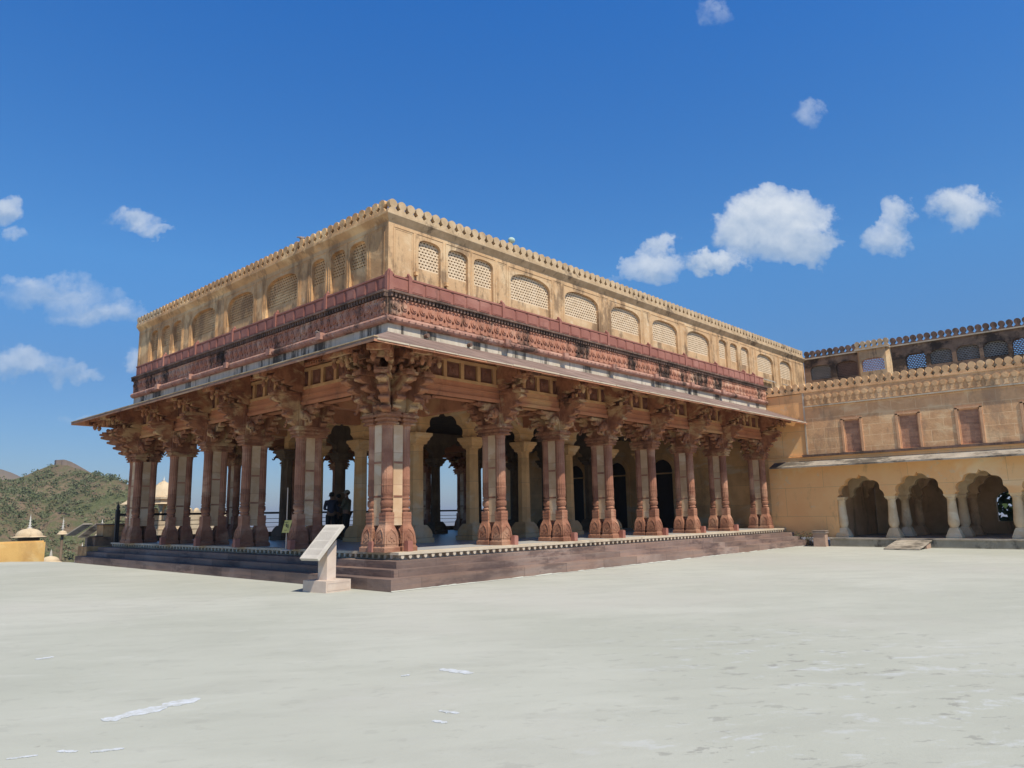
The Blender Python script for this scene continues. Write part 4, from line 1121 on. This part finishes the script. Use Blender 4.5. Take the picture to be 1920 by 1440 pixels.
# slab: tilted plane from low west to high east
def SL(x, y, h):   # x along slab -.5..+.5, y across, h above
    a = math.atan2(.70, .72); cx_, cz_ = -.20, 1.055
    return (cx_+x*math.cos(a)-h*math.sin(a), y-.30, cz_+x*math.sin(a)+h*math.cos(a))
mb = MB(); P8 = [(-.5, -.02, -.04), (.5, -.02, -.04), (.5, .54, -.04), (-.5, .54, -.04), (-.5, -.02, .03), (.5, -.02, .03), (.5, .54, .03), (-.5, .54, .03)]
mb.add([SL(*p) for p in P8], [(0,3,2,1),(4,5,6,7),(0,1,5,4),(1,2,6,5),(2,3,7,6),(3,0,4,7)])
sb = mb.build('slab', M['signtop'], st)
rr = random.Random(5)
for k in range(26):
    xx = .40-k*.031
    if k in (3, 12, 20): continue
    mb = MB(); y0 = .04
    while y0 < .47:
        l = rr.uniform(.015, .06)
        if y0+l < .5: mb.add([SL(xx, y0, .032), (SL(xx-.009, y0, .032)), SL(xx-.009, y0+l, .032), SL(xx, y0+l, .032)], [(0,1,2,3)])
        y0 += l+.010
    mb.build('text_line', M['engrave'], sb, False)

# yellow notice on a pole inside the hall
d = ray(538, 985); P = Vector((CX, CY, CZ))+d*19.2
ns = empty('notice_board', (P.x, P.y, ZF), R(-20), 'small yellow notice tilted on a thin pole between the left pillars', 'notice')
mb = MB(); mb.tube([(0, .04, 0), (0, .04, 1.62)], .013, 8); mb.lathe(0, .04, [(.14, 0), (.14, .02), (.02, .04)], 12); mb.build('pole', M['sign'], ns)
mb = MB(); mb.add([(-.13, -.03, .46), (.05, -.03, .46), (.13, 0, .78), (-.05, 0, .78), (-.13, -.015, .46), (.05, -.015, .46), (.13, .015, .78), (-.05, .015, .78)], [(0,1,2,3),(7,6,5,4),(0,4,5,1),(1,5,6,2),(2,6,7,3),(3,7,4,0)]); pb = mb.build('panel', M['yellow'], ns)
mb = MB()
for (x0, z0, x1, z1) in ((-.06, .72, .03, .735), (-.03, .60, .0, .69), (.01, .58, .035, .67), (-.07, .52, .0, .53), (-.06, .64, -.045, .68)):
    f_ = lambda x, z: (x, -.033+(z-.46)/.32*.03, z)
    mb.add([f_(x0, z0), f_(x1, z0), f_(x1, z1), f_(x0, z1)], [(0,1,2,3)])
mb.build('print', M['ink'], pb, False)

# stone box by the wing wall, rubble plant, ramp
bx = empty('stone_box', (22.25, -.72, 0), R(6), 'square brown stone box with a heavy grey lid beside the wing plinth', 'box')
MB().box(-.22, .22, -.24, .24, 0, .55).build('body', M['box'], bx)
mb = MB(); mb.box(-.26, .26, -.28, .28, .553, .60); mb.box(-.22, .22, -.24, .24, .60, .63); mb.box(-.26, .26, -.28, .28, .63, .67); mb.build('lid', M['boxlid'], bx)
db = empty('dry_bush', (22.6, .05, 0), 0, 'dark tangled dry shrub against the wall between the steps and the stone box', 'shrub')
mb = MB(); r3 = random.Random(9)
for k in range(60):
    a = r3.uniform(0, 6.28); e = r3.uniform(.1, .32); h = r3.uniform(.2, .55)
    mb.tube([(0+.1*math.cos(a), .3*math.sin(a), .0), (-.05+e*.4*math.cos(a), e*math.sin(a)*1.3, h*.6), (-.05+e*.7*math.cos(a+.5), e*math.sin(a+.4)*1.5, h)], [.008, .006, .003], 4)
mb.build('twigs', M['bark'], db)
mb = MB()
for k in range(260):
    p = Vector((r3.uniform(-.2, .15), r3.uniform(-.45, .45), r3.uniform(.15, .6))); u = Vector((r3.uniform(-1,1), r3.uniform(-1,1), r3.uniform(-1,1))).normalized()*.03; v_ = Vector((r3.uniform(-1,1), r3.uniform(-1,1), r3.uniform(-1,1))).normalized()*.02
    mb.add([p+u, p+v_, p-u, p-v_], [(0,1,2,3)])
mb.build('leaves', M['shrub'], db, False)
rp = empty('ramp_board', (21.35, -4.3, 0), 0, 'pale flat ramp slab leaning up to the gallery plinth', 'ramp')
mb = MB(); mb.add([(-.75, -.62, .01), (-.75, .62, .01), (1.08, .62, .27), (1.08, -.62, .27), (-.75, -.62, .05), (-.75, .62, .05), (1.08, .62, .31), (1.08, -.62, .31)], [(0,1,2,3),(7,6,5,4),(0,4,5,1),(1,5,6,2),(2,6,7,3),(3,7,4,0)]); mb.build('slab', M['canopy'], rp)
mb = MB(); mb.box(.4, 1.0, -.58, -.5, 0, .18); mb.box(.4, 1.0, .5, .58, 0, .18); mb.build('support', M['box'], rp)

# floodlight / birds on the parapet
fl = empty('floodlight', (6.0, 1.85, 9.84), 0, 'small pale green lamp perched on the parapet above the second wide window', 'lamp')
mb = MB(); mb.tube([(0, 0, -.12), (0, 0, .05)], .03, 8); mb.build('stem', M['lat_gray'], fl)
mb = MB(); mb.ball((0, 0, .12), .13, .10, .09, 12, 8); mb.build('housing', plain('pale_green_glass', (.42,.55,.48)), fl)
def pigeon(loc, rz, label, s=1.):
    o = empty('pigeon', loc, rz, label, 'bird', 'pigeons on the ledges'); o.scale = (s,)*3
    mb = MB(); mb.ball((0, 0, .07), .11, .055, .06, 12, 8); mb.ball((.10, 0, .13), .035, .032, .038, 10, 6); mb.tube([(.06, 0, .09), (.10, 0, .13)], [.045, .028], 8)
    mb.prism([(-.08, .06), (-.22, .03), (-.22, .05), (-.08, .10)], -.03, .03)
    mb.tube([(.13, 0, .13), (.155, 0, .125)], [.01, .003], 6)
    for s2 in (-1, 1): mb.tube([(0, s2*.02, .03), (.01, s2*.02, 0)], .006, 5)
    mb.build('body', M['boxlid'], o)
pigeon((.93, 4.6, 6.575), 1.2, 'grey pigeon sitting on the rope moulding left of the corner')
pigeon((1.25, 6.1, 9.83), .4, 'grey pigeon perched on the left merlons')

# whitewash smears on the yard
def smear(px, py, L, W, ang, k, lab):
    d = ray(px, py); tt = -CZ/d.z; c = Vector((CX, CY, CZ))+d*tt; r4 = random.Random(k)
    n = 40; ring = []
    for i in range(n):
        a = 2*math.pi*i/n; q = 1+r4.uniform(-.32, .22)
        x, y = L/2*math.cos(a)*q, W/2*math.sin(a)*q*(1+.3*math.sin(3*a+k))
        ring.append((x*math.cos(ang)-y*math.sin(ang), x*math.sin(ang)+y*math.cos(ang)))
    mb = MB(); mb.prism(ring, .003, .0055, 'xy'); o = mb.build('whitewash_smear', M['smear'], None); o.location = (c.x, c.y, 0)
    tag(o, lab, 'smear', 'whitewash smears on the terrace')
def gp(px, py):
    d = ray(px, py); tt = -CZ/d.z; return Vector((CX, CY, CZ))+d*tt
def strip(px0, py0, px1, py1, W, k, lab):
    a, b = gp(px0, py0), gp(px1, py1); v_ = b-a
    c = (a+b)/2; L = v_.length; an = math.atan2(v_.y, v_.x); r4 = random.Random(k); n = 90; ring = []
    for i in range(n):
        tt = 2*math.pi*i/n; x = L/2*math.cos(tt)*1.02; y = W/2*math.copysign(abs(math.sin(tt))**.5, math.sin(tt))*max(.35, 1+r4.uniform(-.4, .1)+.22*math.sin(7*tt+k))
        ring.append((x, y))
    mb = MB(); mb.prism(ring, .002, .0055, 'xy'); o = mb.build('whitewash_smear', M['smear'], None); o.location = (c.x, c.y, 0); o.rotation_euler.z = an
    tag(o, lab, 'smear', 'whitewash smears on the terrace')
strip(195, 1352, 372, 1310, .21, 1, 'longest slanting white smear on the terrace, lower left')
strip(170, 1411, 232, 1404, .05, 2, 'white smear near the bottom edge, right of the small one')
strip(12, 1424, 70, 1417, .035, 3, 'thin white smear in the bottom left corner')
strip(108, 1409, 144, 1410, .05, 4, 'short white smear between the two bottom left ones')
strip(66, 1237, 100, 1232, .10, 5, 'white smear near the left edge, upper of the left group')
strip(826, 1255, 885, 1263, .14, 6, 'white smear below the stand in the middle of the terrace')
strip(824, 1333, 860, 1338, .06, 7, 'white smear low in the centre, upper of a pair')
strip(812, 1352, 838, 1356, .06, 8, 'white smear low in the centre, lower of a pair')
strip(752, 1268, 768, 1266, .06, 9, 'tiny white smear left of the middle smear')

# ------------------------------------------------------------------ people in the hall
def skin(name, pts, edges, m, parent, sub=2):
    me = bpy.data.meshes.new(name); me.from_pydata([p[:3] for p in pts], edges, [])
    o = bpy.data.objects.new(name, me); COL.objects.link(o)
    md = o.modifiers.new('s', 'SKIN'); md.use_smooth_shade = True
    for i, p in enumerate(pts):
        r = p[3]; me.skin_vertices[0].data[i].radius = (r, r) if not isinstance(r, tuple) else r
    me.skin_vertices[0].data[0].use_root = True
    sm = o.modifiers.new('u', 'SUBSURF'); sm.levels = sub; sm.render_levels = sub
    dg = bpy.context.evaluated_depsgraph_get(); ev = o.evaluated_get(dg)
    nm = bpy.data.meshes.new_from_object(ev); bpy.data.objects.remove(o)
    nm.materials.clear(); nm.materials.append(m)
    for p in nm.polygons: p.use_smooth = True
    o = bpy.data.objects.new(name, nm); COL.objects.link(o); o.parent = parent; return o
def skin_hand(mb, p, dirv, side):
    """five separate fingers on a palm, hanging relaxed"""
    p = Vector(p); d = Vector(dirv).normalized(); s_ = d.cross(Vector((0, 1, 0))).normalized() if abs(d.y) < .9 else Vector((1, 0, 0))
    mb.tube([p, p+d*.045, p+d*.085], [.026, .036, .03], 8)
    for i in range(4):
        b = p+d*.08+s_*(.027-.018*i); L = (.07, .078, .072, .055)[i]
        mb.tube([b, b+d*L*.5, b+d*L*.9+Vector((0, -.014, 0))], [.009, .008, .006], 6)
    b = p+d*.03+s_*.03; mb.tube([b, b+d*.03+s_*.02, b+d*.06+s_*.022], [.011, .009, .007], 6)
def person(loc, rz, label, shirt, trouser, hairc, armpose, cap=None, h=1.72):
    o = empty('person', loc, rz, label, 'person'); k = h/1.75; o.scale = (k, k, k)
    skinm = plain('skin_tone', (.22,.12,.075), .6)
    A = armpose
    pts = [(0,0,.98,.13), (0,0,1.12,.135), (0,0,1.30,.15), (0,0,1.42,.13), (0,0,1.50,.055), (0,-.01,1.56,.055), (0,-.015,1.63,.085), (0,-.01,1.69,.075),
           (-.17,0,1.41,.06), (.17,0,1.41,.06)]
    ed = [(0,1),(1,2),(2,3),(3,4),(4,5),(5,6),(6,7),(3,8),(3,9)]
    for s2, base in ((-1, 8), (1, 9)):
        e, wv = A[0 if s2 < 0 else 1]
        i = len(pts); pts += [(e[0], e[1], e[2], .042), (wv[0], wv[1], wv[2], .028)]; ed += [(base, i), (i, i+1)]
        i = len(pts); pts += [(s2*.10, 0, .90, .10), (s2*.115, -.01, .50, .062), (s2*.12, .02, .09, .042), (s2*.13, -.10, .035, .032)]; ed += [(0, i), (i, i+1), (i+1, i+2), (i+2, i+3)]
    body = skin('body', pts, ed, skinm, o)
    # shirt and trousers follow the body
    sp = [(0,0,.94,.155), (0,0,1.12,.16), (0,0,1.30,.172), (0,0,1.42,.148), (0,0,1.48,.075), (-.185,0,1.41,.082), (.185,0,1.41,.082)]; se = [(0,1),(1,2),(2,3),(3,4),(3,5),(3,6)]
    for s2, base in ((-1, 5), (1, 6)):
        e, wv = A[0 if s2 < 0 else 1]; i = len(sp); q = [e[j]*.55+wv[j]*.45 for j in range(3)]
        sp += [(e[0], e[1], e[2], .058), (q[0], q[1], q[2], .048)]; se += [(base, i), (i, i+1)]
    skin('shirt', sp, se, shirt, o)
    tp = [(0,0,.99,.148)]; te = []
    for s2 in (-1, 1):
        i = len(tp); tp += [(s2*.10, 0, .88, .118), (s2*.115, -.01, .50, .082), (s2*.12, .02, .10, .066)]; te += [(0, i), (i, i+1), (i+1, i+2)]
    skin('trousers', tp, te, trouser, o)
    mb = MB(); mb.ball((0, .012, 1.685), .094, .105, .095, 14, 10); mb.build('hair', hairc, o)
    mb = MB(); mb.tube([(0, -.095, 1.645), (0, -.118, 1.62)], [.010, .016], 6)
    for s2 in (-1, 1): mb.ball((s2*.092, .0, 1.63), .015, .025, .035, 8, 5); mb.ball((s2*.032, -.088, 1.655), .013, .008, .008, 8, 5)
    mb.tube([(-.025, -.09, 1.585), (0, -.097, 1.582), (.025, -.09, 1.585)], .007, 6)
    mb.build('face', skinm, o)
    mb = MB()
    for s2 in (-1, 1):
        e, wv = A[0 if s2 < 0 else 1]; skin_hand(mb, wv, [wv[j]-e[j] for j in range(3)], s2)
    mb.build('hands', skinm, o)
    mb = MB()
    for s2 in (-1, 1): mb.ball((s2*.125, -.05, .045), .05, .14, .05, 12, 6)
    mb.build('shoes', M['ink'], o)
    if cap:
        mb = MB(); mb.ball((0, .0, 1.70), .102, .112, .09, 14, 8); mb.prism([(-.07, -.09), (.07, -.09), (.05, -.19), (-.05, -.19)], 1.69, 1.70, 'xy'); mb.build('cap', cap, o)
    return o
def onfloor(px, D):
    d = ray(px, 1000); p = Vector((CX, CY, CZ))+d*D; return (p.x, p.y, ZF)
hairm = plain('dark_hair', (.012,.01,.009), .7)
hang = lambda s2: ((s2*.24, .02, 1.14), (s2*.26, -.06, .90))
person(onfloor(620, 27.0), R(150), 'person in a dark navy shirt standing with back turned, left of the group', plain('navy_cloth', (.03,.035,.06)), plain('black_cloth', (.012,.012,.014)), hairm,
       [hang(-1), ((.25, -.02, 1.16), (.12, -.25, 1.12))])
person(onfloor(633, 28.6), R(200), 'person half hidden between two others inside the hall', plain('grey_cloth', (.06,.055,.05)), plain('brown_cloth', (.02,.018,.015)), hairm, [hang(-1), hang(1)], h=1.70)
person(onfloor(649, 27.0), R(215), 'person in an olive shirt and pale cap with folded arms, right of the group', plain('olive_cloth', (.10,.095,.06)), plain('charcoal_cloth', (.015,.015,.015)), hairm,
       [((-.27, -.06, 1.20), (.04, -.20, 1.22)), ((.27, -.06, 1.20), (-.04, -.22, 1.18))], cap=plain('pale_cap', (.22,.22,.19)), h=1.78)

# ------------------------------------------------------------------ trees beyond the gallery
def tree(loc, h, cr, k, lab):
    o = empty('tree', loc, 0, lab, 'tree', 'trees beyond the gallery'); r5 = random.Random(k)
    mb = MB(); mb.tube([(0, 0, 0), (.1, .1, h*.3), (0, .2, h*.55)], [.28, .2, .12], 8)
    cl = []
    for i in range(9):
        a = r5.uniform(0, 6.28); e = r5.uniform(.3, .95)*cr; z = h*r5.uniform(.5, .95); p = (e*math.cos(a), e*math.sin(a), z); cl.append(p)
        mb.tube([(0, .15, h*.45), (p[0]*.5, p[1]*.5, (z+h*.45)/2), p], [.09, .05, .02], 6)
    mb.build('trunk', M['bark'], o)
    mb = MB(); vs_ = []; fs_ = []
    for i in range(9000):
        c = Vector(r5.choice(cl)); q = Vector((r5.gauss(0, 1), r5.gauss(0, 1), r5.gauss(0, .8)))*cr*.24; p = c+q
        u = Vector((r5.uniform(-1,1), r5.uniform(-1,1), r5.uniform(-1,1))).normalized()*.24; v_ = u.cross(Vector((r5.uniform(-1,1), r5.uniform(-1,1), r5.uniform(-1,1)))).normalized()*.15
        n = len(vs_); vs_ += [p+u, p+v_, p-u, p-v_]; fs_.append((n, n+1, n+2, n+3))
    mb.add(vs_, fs_); mb.build('crown', M['leaf'], o, False)
tree((36, -8.5, -4.0), 10.0, 3.2, 1, 'green tree beyond the gallery seen through the third arch')
tree((37, -13, -4.0), 10.5, 3.4, 2, 'green tree beyond the gallery seen at the right edge')
MB_g = MB(); MB_g.box(28.5, 70, -30, 19, -5, -4); tag(MB_g.build('lower_ground', M['hill'], None), kind='structure')

# air between the fort and the plain
mb = MB(); mb.box(-5100, 7100, -200, 7100, -64, 75)
hz = bpy.data.materials.new('haze'); hz.use_nodes = True; t = hz.node_tree
t.nodes.remove(t.nodes['Principled BSDF']); pv = N(t, 'ShaderNodeVolumePrincipled'); pv.inputs['Density'].default_value = .00024
pv.inputs['Color'].default_value = (.80, .88, .97, 1); pv.inputs['Anisotropy'].default_value = .2
t.links.new(pv.outputs[0], t.nodes['Material Output'].inputs['Volume'])
tag(mb.build('haze', hz, None), kind='stuff')
S.cycles.volume_bounces = 0
